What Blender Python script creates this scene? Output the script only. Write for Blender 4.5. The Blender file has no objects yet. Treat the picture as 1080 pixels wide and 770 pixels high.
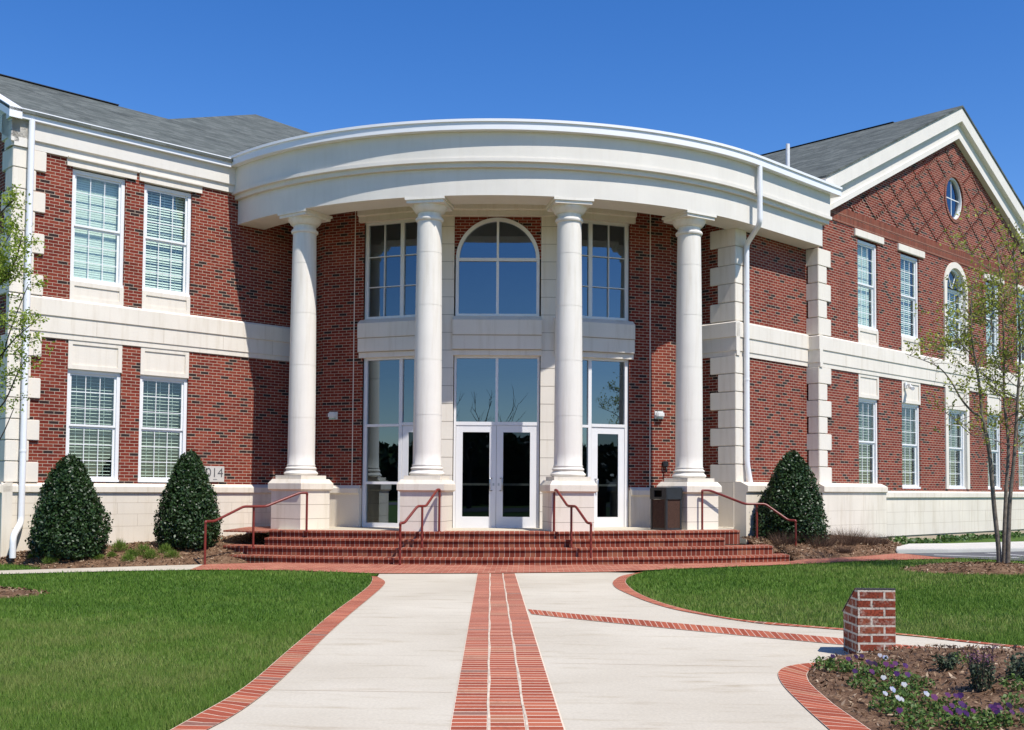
import bpy, bmesh, math, random
import numpy as np
from mathutils import Vector, Matrix

random.seed(11)
rng = np.random.default_rng(5)
scene = bpy.context.scene
COL = scene.collection
R2 = math.sqrt(2.0)
UX = (1/R2, 1/R2)          # along the wings' fronts
NX = (-1/R2, 1/R2)         # into the building
CX, CY = -0.815, 30.572    # centre of the quarter-round portico
SC = 21.04                 # the centre measured along the fronts
DC = 22.194                # and into the building

# ------------------------------------------------------------------ camera
F, PCX, PCY, PITCH, ROLL, YAW = 1140.0, 540.0, 464.658, 0.0442, 0.0073, -0.017
EYE = 1.526
def build_camera():
    R = Vector((1, 0, 0)); Fw = Vector((0, math.cos(PITCH), math.sin(PITCH)))
    U = Vector((0, -math.sin(PITCH), math.cos(PITCH)))
    c, s = math.cos(ROLL), math.sin(ROLL)
    R, U = c*R + s*U, c*U - s*R
    rot = Matrix.Rotation(-YAW, 3, 'Z')
    R, U, Fw = rot @ R, rot @ U, rot @ Fw
    cam = bpy.data.cameras.new('camera'); o = bpy.data.objects.new('camera', cam); COL.objects.link(o)
    m = Matrix((R, U, -Fw)).transposed().to_4x4(); m.translation = (0, 0, EYE)
    o.matrix_world = m
    cam.sensor_width = 36; cam.lens = F/1080*36; cam.sensor_fit = 'HORIZONTAL'
    cam.shift_x = 0; cam.shift_y = (PCY-385)/1080
    cam.clip_end = 2000; cam.clip_start = .1
    scene.camera = o
build_camera()

def ray(x, y):
    a, b = x-PCX, y-PCY
    c, s = math.cos(ROLL), math.sin(ROLL)
    a, b = (a*c+b*s)/F, (-a*s+b*c)/F
    up = -b; c, s = math.cos(PITCH), math.sin(PITCH)
    Y, Z = c-up*s, s+up*c
    c, s = math.cos(-YAW), math.sin(-YAW)
    return (c*a-s*Y, s*a+c*Y, Z)
def smooth01(t):
    t = max(0., min(1., t)); return t*t*(3-2*t)
def gz(x, y):
    """height of the lawn and paths: nearly level, falling gently to the left by the steps"""
    return smooth01((y-8)/11)*(.03+.0075*(x+.7))
def gp(x, y):
    """a point of the ground seen at a measured position of the photograph"""
    r = ray(x, y); z = 0.
    for _ in range(6):
        t = (z-EYE)/r[2]; z = gz(r[0]*t, r[1]*t)
    return (r[0]*t, r[1]*t)
def at(x, y, Y):
    r = ray(x, y); t = Y/r[1]; return Vector((r[0]*t, Y, r[2]*t+EYE))

# ------------------------------------------------------------------ materials
def nodes(name):
    m = bpy.data.materials.new(name); m.use_nodes = True
    nt = m.node_tree; b = nt.nodes['Principled BSDF']
    return m, nt, b
def N(nt, t, **kw):
    n = nt.nodes.new(t)
    for k, v in kw.items():
        if hasattr(n, k): setattr(n, k, v)
        else: n.inputs[k.replace('_', ' ')].default_value = v
    return n
def c4(c): return (c[0], c[1], c[2], 1)
def ramp(nt, stops, interp='LINEAR'):
    r = nt.nodes.new('ShaderNodeValToRGB'); r.color_ramp.interpolation = interp
    e = r.color_ramp.elements
    while len(e) > 1: e.remove(e[-1])
    e[0].position = stops[0][0]; e[0].color = c4(stops[0][1])
    for p, c in stops[1:]:
        q = e.new(p); q.color = c4(c)
    return r
def plain(name, c, rough=.6, var=.12, scale=3., spec=.3, metal=0., bump=0., fine=40., streak=0.):
    m, nt, b = nodes(name); L = nt.links.new
    tc = N(nt, 'ShaderNodeTexCoord')
    n1 = N(nt, 'ShaderNodeTexNoise', Scale=scale, Detail=5.); n2 = N(nt, 'ShaderNodeTexNoise', Scale=fine, Detail=3.)
    L(tc.outputs['Object'], n1.inputs['Vector']); L(tc.outputs['Object'], n2.inputs['Vector'])
    ad = N(nt, 'ShaderNodeMath', operation='MULTIPLY_ADD'); L(n2.outputs['Fac'], ad.inputs[0]); ad.inputs[1].default_value = .5
    L(n1.outputs['Fac'], ad.inputs[2])
    r = ramp(nt, [(.45, [k*(1-var) for k in c]), (1.05, [min(1, k*(1+var)) for k in c])])
    L(ad.outputs[0], r.inputs['Fac'])
    if streak:   # rain streaks and blotchy weathering of cast stone
        mp = N(nt, 'ShaderNodeMapping'); mp.inputs['Scale'].default_value = (4.5, 4.5, .35); L(tc.outputs['Object'], mp.inputs['Vector'])
        n3 = N(nt, 'ShaderNodeTexNoise', Scale=1.6, Detail=6., Roughness=.65); L(mp.outputs['Vector'], n3.inputs['Vector'])
        r3 = ramp(nt, [(.30, (1-streak*1.1, 1-streak*1.3, 1-streak*1.7)), (.50, (1., 1., 1.))]); L(n3.outputs['Fac'], r3.inputs['Fac'])
        mx = N(nt, 'ShaderNodeMixRGB', blend_type='MULTIPLY'); mx.inputs['Fac'].default_value = 1; L(r.outputs['Color'], mx.inputs['Color1']); L(r3.outputs['Color'], mx.inputs['Color2'])
        L(mx.outputs['Color'], b.inputs['Base Color'])
    else: L(r.outputs['Color'], b.inputs['Base Color'])
    b.inputs['Roughness'].default_value = rough; b.inputs['Metallic'].default_value = metal
    b.inputs['Specular IOR Level'].default_value = spec
    if bump:
        bp = N(nt, 'ShaderNodeBump', Strength=bump, Distance=.01); L(n2.outputs['Fac'], bp.inputs['Height']); L(bp.outputs['Normal'], b.inputs['Normal'])
    return m
def brickmat(name, bw, rh, joint, stops, mortar, offset=.5, rough=.85, bump=.5, shift=(0, 0), grime=.12, rot=0., smear=0.):
    """bricks from the mesh's own metre-scale UVs; each brick takes one of the ramp's colours"""
    m, nt, b = nodes(name); L = nt.links.new
    uv = N(nt, 'ShaderNodeUVMap', uv_map='UVMap')
    mp = N(nt, 'ShaderNodeMapping'); mp.inputs['Location'].default_value = (shift[0], shift[1], 0); mp.inputs['Rotation'].default_value = (0, 0, rot)
    L(uv.outputs['UV'], mp.inputs['Vector'])
    wn = N(nt, 'ShaderNodeTexNoise', Scale=9., Detail=2.); L(mp.outputs['Vector'], wn.inputs['Vector'])
    wv = N(nt, 'ShaderNodeVectorMath', operation='MULTIPLY_ADD'); wv.inputs[1].default_value = (.006, .006, 0)
    L(wn.outputs['Color'], wv.inputs[0]); L(mp.outputs['Vector'], wv.inputs[2])
    br = N(nt, 'ShaderNodeTexBrick', offset=offset, squash=1.)
    br.inputs['Color1'].default_value = (0, 0, 0, 1); br.inputs['Color2'].default_value = (1, 1, 1, 1); br.inputs['Mortar'].default_value = (.5, .5, .5, 1)
    br.inputs['Scale'].default_value = 1; br.inputs['Mortar Size'].default_value = joint/2; br.inputs['Mortar Smooth'].default_value = .1
    br.inputs['Brick Width'].default_value = bw; br.inputs['Row Height'].default_value = rh; br.inputs['Bias'].default_value = 0
    L(wv.outputs[0], br.inputs['Vector'])
    r = ramp(nt, stops, 'CONSTANT'); L(br.outputs['Color'], r.inputs['Fac'])
    n1 = N(nt, 'ShaderNodeTexNoise', Scale=1.3, Detail=5.); n2 = N(nt, 'ShaderNodeTexNoise', Scale=60., Detail=3.)
    tc = N(nt, 'ShaderNodeTexCoord')
    L(tc.outputs['Object'], n1.inputs['Vector']); L(tc.outputs['Object'], n2.inputs['Vector'])
    v = N(nt, 'ShaderNodeMath', operation='ADD'); L(n1.outputs['Fac'], v.inputs[0]); L(n2.outputs['Fac'], v.inputs[1])
    g = ramp(nt, [(.7, [1-grime*1.5]*3), (1.3, [1+grime]*3)])
    L(v.outputs[0], g.inputs['Fac'])
    mx = N(nt, 'ShaderNodeMixRGB', blend_type='MULTIPLY'); mx.inputs['Fac'].default_value = 1
    mm = N(nt, 'ShaderNodeMixRGB'); L(br.outputs['Fac'], mm.inputs['Fac']); L(r.outputs['Color'], mm.inputs['Color1']); mm.inputs['Color2'].default_value = c4(mortar)
    
    if smear:
        n4 = N(nt, 'ShaderNodeTexNoise', Scale=11., Detail=6., Roughness=.7); L(tc.outputs['Object'], n4.inputs['Vector'])
        r4 = ramp(nt, [(.52, (0, 0, 0)), (.66, (smear,)*3)]); L(n4.outputs['Fac'], r4.inputs['Fac'])
        m4 = N(nt, 'ShaderNodeMixRGB'); L(r4.outputs['Color'], m4.inputs['Fac']); L(mm.outputs['Color'], m4.inputs['Color1']); m4.inputs['Color2'].default_value = c4(mortar); mm = m4
    L(mm.outputs['Color'], mx.inputs['Color1']); L(g.outputs['Color'], mx.inputs['Color2'])
    L(mx.outputs['Color'], b.inputs['Base Color']); b.inputs['Roughness'].default_value = rough; b.inputs['Specular IOR Level'].default_value = .2
    if bump:
        iv = N(nt, 'ShaderNodeMath', operation='SUBTRACT'); iv.inputs[0].default_value = 1; L(br.outputs['Fac'], iv.inputs[1])
        ad = N(nt, 'ShaderNodeMath', operation='MULTIPLY_ADD'); ad.inputs[1].default_value = .35; L(n2.outputs['Fac'], ad.inputs[0]); L(iv.outputs[0], ad.inputs[2])
        bp = N(nt, 'ShaderNodeBump', Strength=bump, Distance=.006); L(ad.outputs[0], bp.inputs['Height']); L(bp.outputs['Normal'], b.inputs['Normal'])
    return m
M = {}
RED = [(0., (.030, .017, .015)), (.12, (.138, .0205, .0115)), (.34, (.180, .028, .0155)), (.58, (.158, .023, .013)), (.80, (.205, .038, .020))]
M['brick'] = brickmat('red_facing_brick', .203, .0677, .0100, RED, (.43, .34, .26))
REDS = [(0., (.13, .027, .014)), (.35, (.165, .034, .017)), (.7, (.18, .043, .022))]
M['soldier'] = brickmat('soldier_course_brick', .0677, .203, .010, REDS, (.33, .22, .16), offset=0)
M['proud'] = brickmat('rowlock_ring_brick', .07, .07, .010, REDS, (.34, .23, .17), offset=0)
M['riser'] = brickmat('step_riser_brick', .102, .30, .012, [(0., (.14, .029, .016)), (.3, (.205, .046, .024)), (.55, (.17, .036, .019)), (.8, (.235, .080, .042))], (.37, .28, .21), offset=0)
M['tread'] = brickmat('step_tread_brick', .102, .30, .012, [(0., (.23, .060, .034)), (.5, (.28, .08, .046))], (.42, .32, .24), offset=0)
PAV = [(0., (.26, .060, .030)), (.22, (.33, .083, .042)), (.45, (.29, .068, .034)), (.68, (.37, .108, .056)), (.90, (.33, .125, .068)), (.97, (.22, .10, .07))]
M['paver'] = brickmat('path_paver_brick', .226, .112, .016, PAV, (.62, .50, .38), offset=0, bump=.35)
M['border'] = brickmat('border_paver_brick', .30, .110, .012, PAV, (.56, .42, .31), offset=0, bump=.35)
M['bandpav'] = brickmat('band_paver_brick', .30, .072, .010, PAV, (.50, .36, .28), offset=0, bump=.35)
M['walk'] = brickmat('walk_paver_brick', .205, .102, .008, [(0., (.28, .080, .048)), (.4, (.34, .108, .064)), (.7, (.37, .14, .085))], (.46, .33, .24), bump=.3)
M['pillar'] = brickmat('pillar_brick', .233, .0795, .020, [(0., (.17, .036, .018)), (.4, (.22, .046, .023)), (.75, (.20, .056, .028))], (.42, .37, .30), bump=.9, shift=(.05, .02), grime=.35, smear=.55)
M['stone'] = plain('cream_cast_stone', (.74, .68, .585), .8, .06, 1.1, .25, bump=.12, fine=70., streak=.09)
M['stone_base'] = plain('cream_base_stone', (.72, .65, .54), .82, .09, .8, .25, bump=.12, fine=60., streak=.12)
M['stucco'] = plain('cream_entablature_stucco', (.71, .67, .60), .85, .05, 1.5, .2, bump=.25, fine=110., streak=.03)
M['shaft'] = plain('column_cast_stone', (.75, .705, .625), .7, .05, 1.6, .3, bump=.05, fine=60., streak=.09)
M['gutter'] = plain('white_gutter_metal', (.80, .80, .80), .35, .03, 2., .5)
M['white'] = plain('white_window_paint', (.78, .78, .77), .4, .03, 3., .45)
M['alum'] = plain('white_aluminium_frame', (.74, .73, .72), .4, .03, 3., .45)
M['steel'] = plain('brushed_steel', (.5, .5, .5), .3, .05, 20., .5, metal=1.)
M['joint'] = plain('dark_mortar_joint', (.30, .25, .19), .9, .1)
M['softjoint'] = plain('pale_mortar_joint', (.50, .43, .34), .9, .1)
M['footing'] = plain('tan_footing_concrete', (.50, .40, .28), .9, .2, 1.5, .2, bump=.2)
M['tar'] = plain('black_waterproofing', (.035, .035, .037), .7, .2)
M['rail'] = plain('red_brown_rail_paint', (.165, .022, .014), .38, .15, 8., .5)
M['blind'] = plain('white_blind_slats', (.80, .85, .80), .6, .03)
M['blocker'] = plain('dark_light_blocker', (.10, .10, .09), .9, .1)  # for the added light-blocking sheets behind the wing windows
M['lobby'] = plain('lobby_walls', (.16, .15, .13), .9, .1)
M['black'] = plain('black_plastic', (.018, .018, .020), .4, .2, 6., .5)
M['panel'] = plain('brown_pebble_panel', (.060, .032, .022), .9, .7, 60., .2, bump=.8, fine=120.)
M['lampwhite'] = plain('white_plastic', (.72, .72, .70), .4, .03, 3., .5)
M['ink'] = plain('grey_lettering', (.11, .11, .11), .6, .05)
M['plaque'] = plain('dark_bronze_plaque', (.05, .05, .055), .4, .2, 8., .5, metal=.6)
M['sandline'] = plain('sandy_mortar_line', (.55, .45, .34), .9, .3, 9.)
M['asphalt'] = plain('grey_asphalt', (.11, .11, .115), .95, .15, 2., .2)
M['paint'] = plain('white_road_paint', (.6, .6, .58), .8, .15, 4., .2)
M['curb'] = plain('pale_curb_concrete', (.54, .52, .47), .9, .08, 2., .2)
M['bark'] = plain('grey_bark', (.17, .14, .11), .95, .45, 14., .15, bump=.6, fine=60.)
M['bark_dark'] = plain('dark_bark', (.055, .045, .035), .95, .4, 14., .15, bump=.6)
M['shingle'] = brickmat('grey_green_shingles', .28, .145, .008,
    [(0., (.066, .074, .066)), (.2, (.082, .091, .082)), (.42, (.095, .104, .094)), (.62, (.074, .082, .074)), (.82, (.108, .117, .106))], (.07, .075, .065), offset=.37, bump=.5, grime=.25)
M['ridge'] = plain('dark_ridge_edge', (.03, .03, .032), .9, .2)

def concrete():
    m, nt, b = nodes('pale_broomed_concrete'); L = nt.links.new
    tc = N(nt, 'ShaderNodeTexCoord')
    n1 = N(nt, 'ShaderNodeTexNoise', Scale=.5, Detail=6.); n2 = N(nt, 'ShaderNodeTexNoise', Scale=45., Detail=4.); n3 = N(nt, 'ShaderNodeTexNoise', Scale=1.7, Detail=5., Roughness=.65)
    mp = N(nt, 'ShaderNodeMapping'); mp.inputs['Scale'].default_value = (.6, 3., 1.)
    L(tc.outputs['Object'], mp.inputs['Vector'])
    L(tc.outputs['Object'], n1.inputs['Vector']); L(tc.outputs['Object'], n2.inputs['Vector']); L(mp.outputs['Vector'], n3.inputs['Vector'])
    r = ramp(nt, [(.3, (.475, .42, .325)), (.7, (.57, .515, .410))]); L(n1.outputs['Fac'], r.inputs['Fac'])
    st = ramp(nt, [(.24, (.66, .61, .54)), (.36, (.90, .88, .85)), (.46, (1., 1., 1.))]); L(n3.outputs['Fac'], st.inputs['Fac'])
    fi = ramp(nt, [(.25, (.90,)*3), (.75, (1.06,)*3)]); L(n2.outputs['Fac'], fi.inputs['Fac'])
    m1 = N(nt, 'ShaderNodeMixRGB', blend_type='MULTIPLY'); m1.inputs['Fac'].default_value = 1
    m2 = N(nt, 'ShaderNodeMixRGB', blend_type='MULTIPLY'); m2.inputs['Fac'].default_value = 1
    L(r.outputs['Color'], m1.inputs['Color1']); L(st.outputs['Color'], m1.inputs['Color2'])
    L(m1.outputs['Color'], m2.inputs['Color1']); L(fi.outputs['Color'], m2.inputs['Color2'])
    L(m2.outputs['Color'], b.inputs['Base Color']); b.inputs['Roughness'].default_value = .9; b.inputs['Specular IOR Level'].default_value = .2
    bp = N(nt, 'ShaderNodeBump', Strength=.15, Distance=.01); L(n2.outputs['Fac'], bp.inputs['Height']); L(bp.outputs['Normal'], b.inputs['Normal'])
    return m
M['concrete'] = concrete()
def variegated(name, stops, scale, rough=.9, bump=.5, detail=6., spec=.2, second=None):
    m, nt, b = nodes(name); L = nt.links.new
    tc = N(nt, 'ShaderNodeTexCoord'); n = N(nt, 'ShaderNodeTexNoise', Scale=scale, Detail=detail, Roughness=.7); L(tc.outputs['Object'], n.inputs['Vector'])
    r = ramp(nt, stops); 
    if second:
        n2 = N(nt, 'ShaderNodeTexNoise', Scale=second, Detail=3.); L(tc.outputs['Object'], n2.inputs['Vector'])
        a = N(nt, 'ShaderNodeMath', operation='MULTIPLY_ADD'); a.inputs[1].default_value = .6; L(n2.outputs['Fac'], a.inputs[0])
        s = N(nt, 'ShaderNodeMath', operation='SUBTRACT'); s.inputs[1].default_value = .3; L(n.outputs['Fac'], s.inputs[0]); L(s.outputs[0], a.inputs[2]); L(a.outputs[0], r.inputs['Fac'])
    else: L(n.outputs['Fac'], r.inputs['Fac'])
    L(r.outputs['Color'], b.inputs['Base Color']); b.inputs['Roughness'].default_value = rough; b.inputs['Specular IOR Level'].default_value = spec
    bp = N(nt, 'ShaderNodeBump', Strength=bump, Distance=.02); L(n.outputs['Fac'], bp.inputs['Height']); L(bp.outputs['Normal'], b.inputs['Normal'])
    return m
M['soil'] = variegated('lawn_soil', [(.3, (.040, .075, .010)), (.55, (.066, .12, .015)), (.8, (.095, .135, .03))], 14., second=1.1)
M['mulch'] = variegated('bark_mulch', [(.28, (.048, .026, .014)), (.5, (.145, .080, .044)), (.75, (.27, .175, .105))], 30., bump=1., second=5.)
M['far'] = variegated('far_ground', [(.3, (.05, .075, .025)), (.7, (.09, .11, .045))], 2.)
def leafmat(name, cols, rough=.5, spec=.4, trans=.25):
    """leaf colours differ leaf by leaf (a random value stored per leaf)"""
    m, nt, b = nodes(name); L = nt.links.new
    at_ = N(nt, 'ShaderNodeAttribute', attribute_name='tint')
    r = ramp(nt, [(i/max(1, len(cols)-1), c) for i, c in enumerate(cols)]); L(at_.outputs['Fac'], r.inputs['Fac'])
    L(r.outputs['Color'], b.inputs['Base Color']); b.inputs['Roughness'].default_value = rough; b.inputs['Specular IOR Level'].default_value = spec
    out = nt.nodes['Material Output']
    if trans:
        t = N(nt, 'ShaderNodeBsdfTranslucent'); L(r.outputs['Color'], t.inputs['Color'])
        mx = N(nt, 'ShaderNodeMixShader'); mx.inputs['Fac'].default_value = trans
        L(b.outputs[0], mx.inputs[1]); L(t.outputs[0], mx.inputs[2]); L(mx.outputs[0], out.inputs['Surface'])
    return m
M['grass'] = leafmat('grass_blades', [(.050, .115, .013), (.092, .185, .020), (.140, .235, .032), (.24, .275, .075)], .6, .25, .3)
M['holly'] = leafmat('holly_leaves', [(.012, .030, .008), (.022, .050, .012), (.036, .075, .018)], .44, .40, .08)
M['spring'] = leafmat('young_leaves', [(.20, .28, .03), (.30, .39, .045), (.40, .47, .09)], .5, .3, .45)
M['olive'] = leafmat('bronze_young_leaves', [(.22, .27, .03), (.33, .37, .05), (.42, .44, .10)], .5, .3, .4)
M['pansyleaf'] = leafmat('pansy_leaves', [(.05, .10, .02), (.09, .16, .03), (.14, .21, .05)], .5, .3, .25)
M['tuft'] = leafmat('pale_green_tuft', [(.09, .16, .02), (.15, .23, .035), (.20, .28, .06)], .6, .2, .35)
M['drytuft'] = leafmat('dry_brown_stems', [(.07, .040, .028), (.13, .080, .055), (.19, .125, .085)], .8, .15, .2)
M['ivy'] = leafmat('ivy_leaves', [(.03, .07, .018), (.06, .12, .025), (.10, .17, .04)], .5, .3, .2)
M['sedum'] = leafmat('grey_green_leaves', [(.045, .07, .035), (.08, .11, .06), (.11, .12, .08)], .6, .2, .2)
M['purple'] = leafmat('purple_petals', [(.018, .005, .030), (.055, .012, .105), (.12, .022, .105)], .6, .2, .2)
M['whitepet'] = leafmat('white_petals', [(.34, .33, .38), (.52, .52, .49), (.22, .27, .50)], .6, .2, .2)
M['mauve'] = leafmat('mauve_spikes', [(.12, .05, .10), (.20, .09, .16), (.15, .07, .10)], .7, .2, .2)
M['chip'] = leafmat('mulch_chips', [(.055, .029, .015), (.15, .084, .046), (.26, .175, .11), (.42, .32, .22)], .9, .1, 0)

def glassmat(name, refl, tint, gcol=(.62, .80, 1.)):
    m = bpy.data.materials.new(name); m.use_nodes = True; nt = m.node_tree; L = nt.links.new
    nt.nodes.remove(nt.nodes['Principled BSDF']); out = nt.nodes['Material Output']
    g = N(nt, 'ShaderNodeBsdfGlossy'); g.inputs['Roughness'].default_value = .0; g.inputs['Color'].default_value = c4(gcol)
    t = N(nt, 'ShaderNodeBsdfTransparent'); t.inputs['Color'].default_value = c4(tint)
    lw = N(nt, 'ShaderNodeLayerWeight', Blend=.5)
    pw = N(nt, 'ShaderNodeMath', operation='POWER'); pw.inputs[1].default_value = 4.; L(lw.outputs['Facing'], pw.inputs[0])
    mr = N(nt, 'ShaderNodeMapRange'); mr.inputs['To Min'].default_value = refl; mr.inputs['To Max'].default_value = 1.
    L(pw.outputs[0], mr.inputs['Value'])
    tc = N(nt, 'ShaderNodeTexCoord'); n = N(nt, 'ShaderNodeTexNoise', Scale=1.1, Detail=1.); L(tc.outputs['Object'], n.inputs['Vector'])
    bp = N(nt, 'ShaderNodeBump', Strength=.02, Distance=.05); L(n.outputs['Fac'], bp.inputs['Height']); L(bp.outputs['Normal'], g.inputs['Normal'])
    mx = N(nt, 'ShaderNodeMixShader'); L(mr.outputs['Result'], mx.inputs['Fac']); L(t.outputs[0], mx.inputs[1]); L(g.outputs[0], mx.inputs[2]); L(mx.outputs[0], out.inputs['Surface'])
    return m
M['glass'] = glassmat('clear_window_glass', .10, (.80, .88, .82), (.8, .88, .95))
M['lobbyglass'] = glassmat('reflective_lobby_glass', .24, (.40, .44, .42), (.56, .69, .80))
M['doorglass'] = glassmat('dark_door_glass', .06, (.20, .22, .21))

# ------------------------------------------------------------------ objects
WORLD = {}
def link(o, origin, parent=None):
    COL.objects.link(o); WORLD[o.name] = Vector(origin)
    if parent is not None:
        o.parent = parent; o.location = Vector(origin)-WORLD[parent.name]
    else: o.location = origin
    return o
def tag(o, label=None, cat=None, group=None, kind=None):
    if label: o['label'] = label
    if cat: o['category'] = cat
    if group: o['group'] = group
    if kind: o['kind'] = kind
    return o
def empty(name, loc, parent=None):
    o = bpy.data.objects.new(name, None); o.empty_display_size = .2
    return link(o, loc, parent)

class Frame:
    """local axes of a wall: a runs along it, b into it, z up"""
    def __init__(s, o, t, m): s.o, s.t, s.m = o, t, m
    def p(s, a, b, z): return (s.o[0]+a*s.t[0]+b*s.m[0], s.o[1]+a*s.t[1]+b*s.m[1], z)
WING = Frame((0, 0), UX, NX)          # a = s, b = d
RET = Frame((0, 0), NX, UX)           # a = d, b = s
WLD = Frame((0, 0), (1, 0), (0, 1))

class MB:
    def __init__(s): s.v = []; s.f = []; s.uv = {}
    def pt(s, p): s.v.append(tuple(p)); return len(s.v)-1
    def face(s, pts, uv=None):
        i = [s.pt(p) for p in pts]; s.f.append(i)
        if uv: s.uv[len(s.f)-1] = uv
    def box(s, fr, a0, a1, b0, b1, z0, z1):
        c = [fr.p(a, b, z) for z in (z0, z1) for (a, b) in ((a0, b0), (a1, b0), (a1, b1), (a0, b1))]
        for q in ((0, 1, 2, 3), (7, 6, 5, 4), (0, 1, 5, 4), (1, 2, 6, 5), (2, 3, 7, 6), (3, 0, 4, 7)): s.face([c[k] for k in q])
    def prism(s, fr, poly, b0, b1):
        """polygon in (a, z) extruded along b"""
        n = len(poly); A = [fr.p(a, b0, z) for a, z in poly]; B = [fr.p(a, b1, z) for a, z in poly]
        s.face(A); s.face(B[::-1])
        for k in range(n): j = (k+1) % n; s.face([A[k], A[j], B[j], B[k]])
    def slab(s, poly, z0, z1, zf=None):
        """polygon in plan extruded in z"""
        zf = zf or (lambda x, y: 0.); n = len(poly)
        A = [(x, y, z0+zf(x, y)) for x, y in poly]; B = [(x, y, z1+zf(x, y)) for x, y in poly]
        s.face(A[::-1]); s.face(B)
        for k in range(n): j = (k+1) % n; s.face([A[k], A[j], B[j], B[k]])
    def lathe(s, c, prof, seg=40):
        rings = [[s.pt((c[0]+r*math.cos(2*math.pi*k/seg), c[1]+r*math.sin(2*math.pi*k/seg), z)) for k in range(seg)] for r, z in prof]
        for A, B in zip(rings, rings[1:]):
            for k in range(seg): j = (k+1) % seg; s.f.append([A[k], A[j], B[j], B[k]])
        s.f.append(rings[0][::-1]); s.f.append(rings[-1])
    def tube(s, pts, r, seg=10, r1=None):
        pts = [Vector(p) for p in pts]; n = len(pts); rings = []
        up = Vector((0, 0, 1)); prev = None
        for i, p in enumerate(pts):
            d = (pts[min(i+1, n-1)]-pts[max(i-1, 0)]).normalized()
            x = d.cross(up if prev is None else prev)
            if prev is None:
                if x.length < 1e-3: x = d.cross(Vector((1, 0, 0)))
                x.normalize(); y = d.cross(x)
            else: y = prev - d*prev.dot(d); y.normalize(); x = y.cross(d)
            prev = y; rr = r if r1 is None else r+(r1-r)*i/(n-1)
            rings.append([s.pt(p+x*(rr*math.cos(2*math.pi*k/seg))+y*(rr*math.sin(2*math.pi*k/seg))) for k in range(seg)])
        for A, B in zip(rings, rings[1:]):
            for k in range(seg): j = (k+1) % seg; s.f.append([A[k], A[j], B[j], B[k]])
        s.f.append(rings[0][::-1]); s.f.append(rings[-1])
    def sweep(s, prof, paths):
        """closed profile (offset, z); paths(offset) gives the plan polyline for that offset"""
        rows = [[(x, y, z) for x, y in paths(o)] for o, z in prof]
        idx = [[s.pt(p) for p in row] for row in rows]; n = len(rows)
        for k in range(n):
            A, B = idx[k], idx[(k+1) % n]
            for i in range(len(A)-1): s.f.append([A[i], A[i+1], B[i+1], B[i]])
        s.f.append([r[0] for r in idx]); s.f.append([r[-1] for r in idx][::-1])
    def build(s, name, m, parent=None, smooth=False, origin=None, recalc=True, bevel=0.):
        vs = np.array(s.v, float)
        o = origin if origin is not None else (float((vs[:, 0].min()+vs[:, 0].max())/2), float((vs[:, 1].min()+vs[:, 1].max())/2), float(vs[:, 2].min()))
        me = bpy.data.meshes.new(name); me.from_pydata([tuple(p) for p in (vs-np.array(o))], [], s.f); 
        uvl = me.uv_layers.new(name='UVMap')
        W = s.v
        for pi, poly in enumerate(me.polygons):
            if pi in s.uv:
                for k, li in enumerate(poly.loop_indices): uvl.data[li].uv = s.uv[pi][k]
                continue
            nrm = poly.normal
            if abs(nrm.z) > .97: t = Vector((1, 0, 0)); w = Vector((0, 1, 0))
            else:
                t = Vector((-nrm.y, nrm.x, 0)).normalized()
                if t.x < -1e-6 or (abs(t.x) <= 1e-6 and t.y < 0): t = -t
                w = nrm.cross(t)
                if w.z < 0: w = -w
            for li in poly.loop_indices:
                p = Vector(W[me.loops[li].vertex_index]); uvl.data[li].uv = (p.dot(t), p.dot(w))
        if recalc or bevel:
            bm = bmesh.new(); bm.from_mesh(me)
            if recalc:
                bmesh.ops.remove_doubles(bm, verts=bm.verts, dist=1e-5); bmesh.ops.recalc_face_normals(bm, faces=bm.faces)
            if bevel:
                ed = [e for e in bm.edges if len(e.link_faces) == 2 and e.calc_face_angle(0) > .5]
                bmesh.ops.bevel(bm, geom=ed, offset=bevel, segments=2, affect='EDGES', clamp_overlap=True)
            bm.to_mesh(me); bm.free()
        if smooth:
            for p in me.polygons: p.use_smooth = True
            if smooth != 'all': me.set_sharp_from_angle(angle=math.radians(smooth if smooth is not True else 35))
        me.materials.append(m)
        ob = bpy.data.objects.new(name, me)
        return link(ob, o, parent)

def leaves(name, P, size, m, parent=None, origin=(0, 0, 0), normal=None, flat=.0, aspect=.55, clump=None, tint=None):
    """one mesh of many small four-sided leaves, each at its own point with its own tilt and tint"""
    P = np.asarray(P, float); n = len(P)
    d = rng.normal(size=(n, 3)); d /= np.linalg.norm(d, axis=1)[:, None]
    if normal is not None: d = d*(1-flat)+np.asarray(normal)*flat; d /= np.linalg.norm(d, axis=1)[:, None]
    a = np.cross(d, rng.normal(size=(n, 3))); a /= np.linalg.norm(a, axis=1)[:, None]
    b = np.cross(d, a)
    s = np.asarray(size)*(.7+.6*rng.random(n)); s = s[:, None]
    V = np.stack([P-a*s*.5, P+b*s*aspect*.5+d*s*.06, P+a*s*.5, P-b*s*aspect*.5+d*s*.06], 1).reshape(-1, 3)-np.array(origin)
    me = bpy.data.meshes.new(name); me.vertices.add(4*n); me.vertices.foreach_set('co', V.ravel())
    me.loops.add(4*n); me.loops.foreach_set('vertex_index', np.arange(4*n, dtype=np.int32))
    me.polygons.add(n); me.polygons.foreach_set('loop_start', np.arange(0, 4*n, 4, dtype=np.int32))
    me.update(calc_edges=True)
    t = rng.random(n) if tint is None else tint
    at_ = me.attributes.new('tint', 'FLOAT', 'FACE'); at_.data.foreach_set('value', np.asarray(t, np.float32))
    me.materials.append(m); o = bpy.data.objects.new(name, me)
    return link(o, origin, parent)
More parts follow.
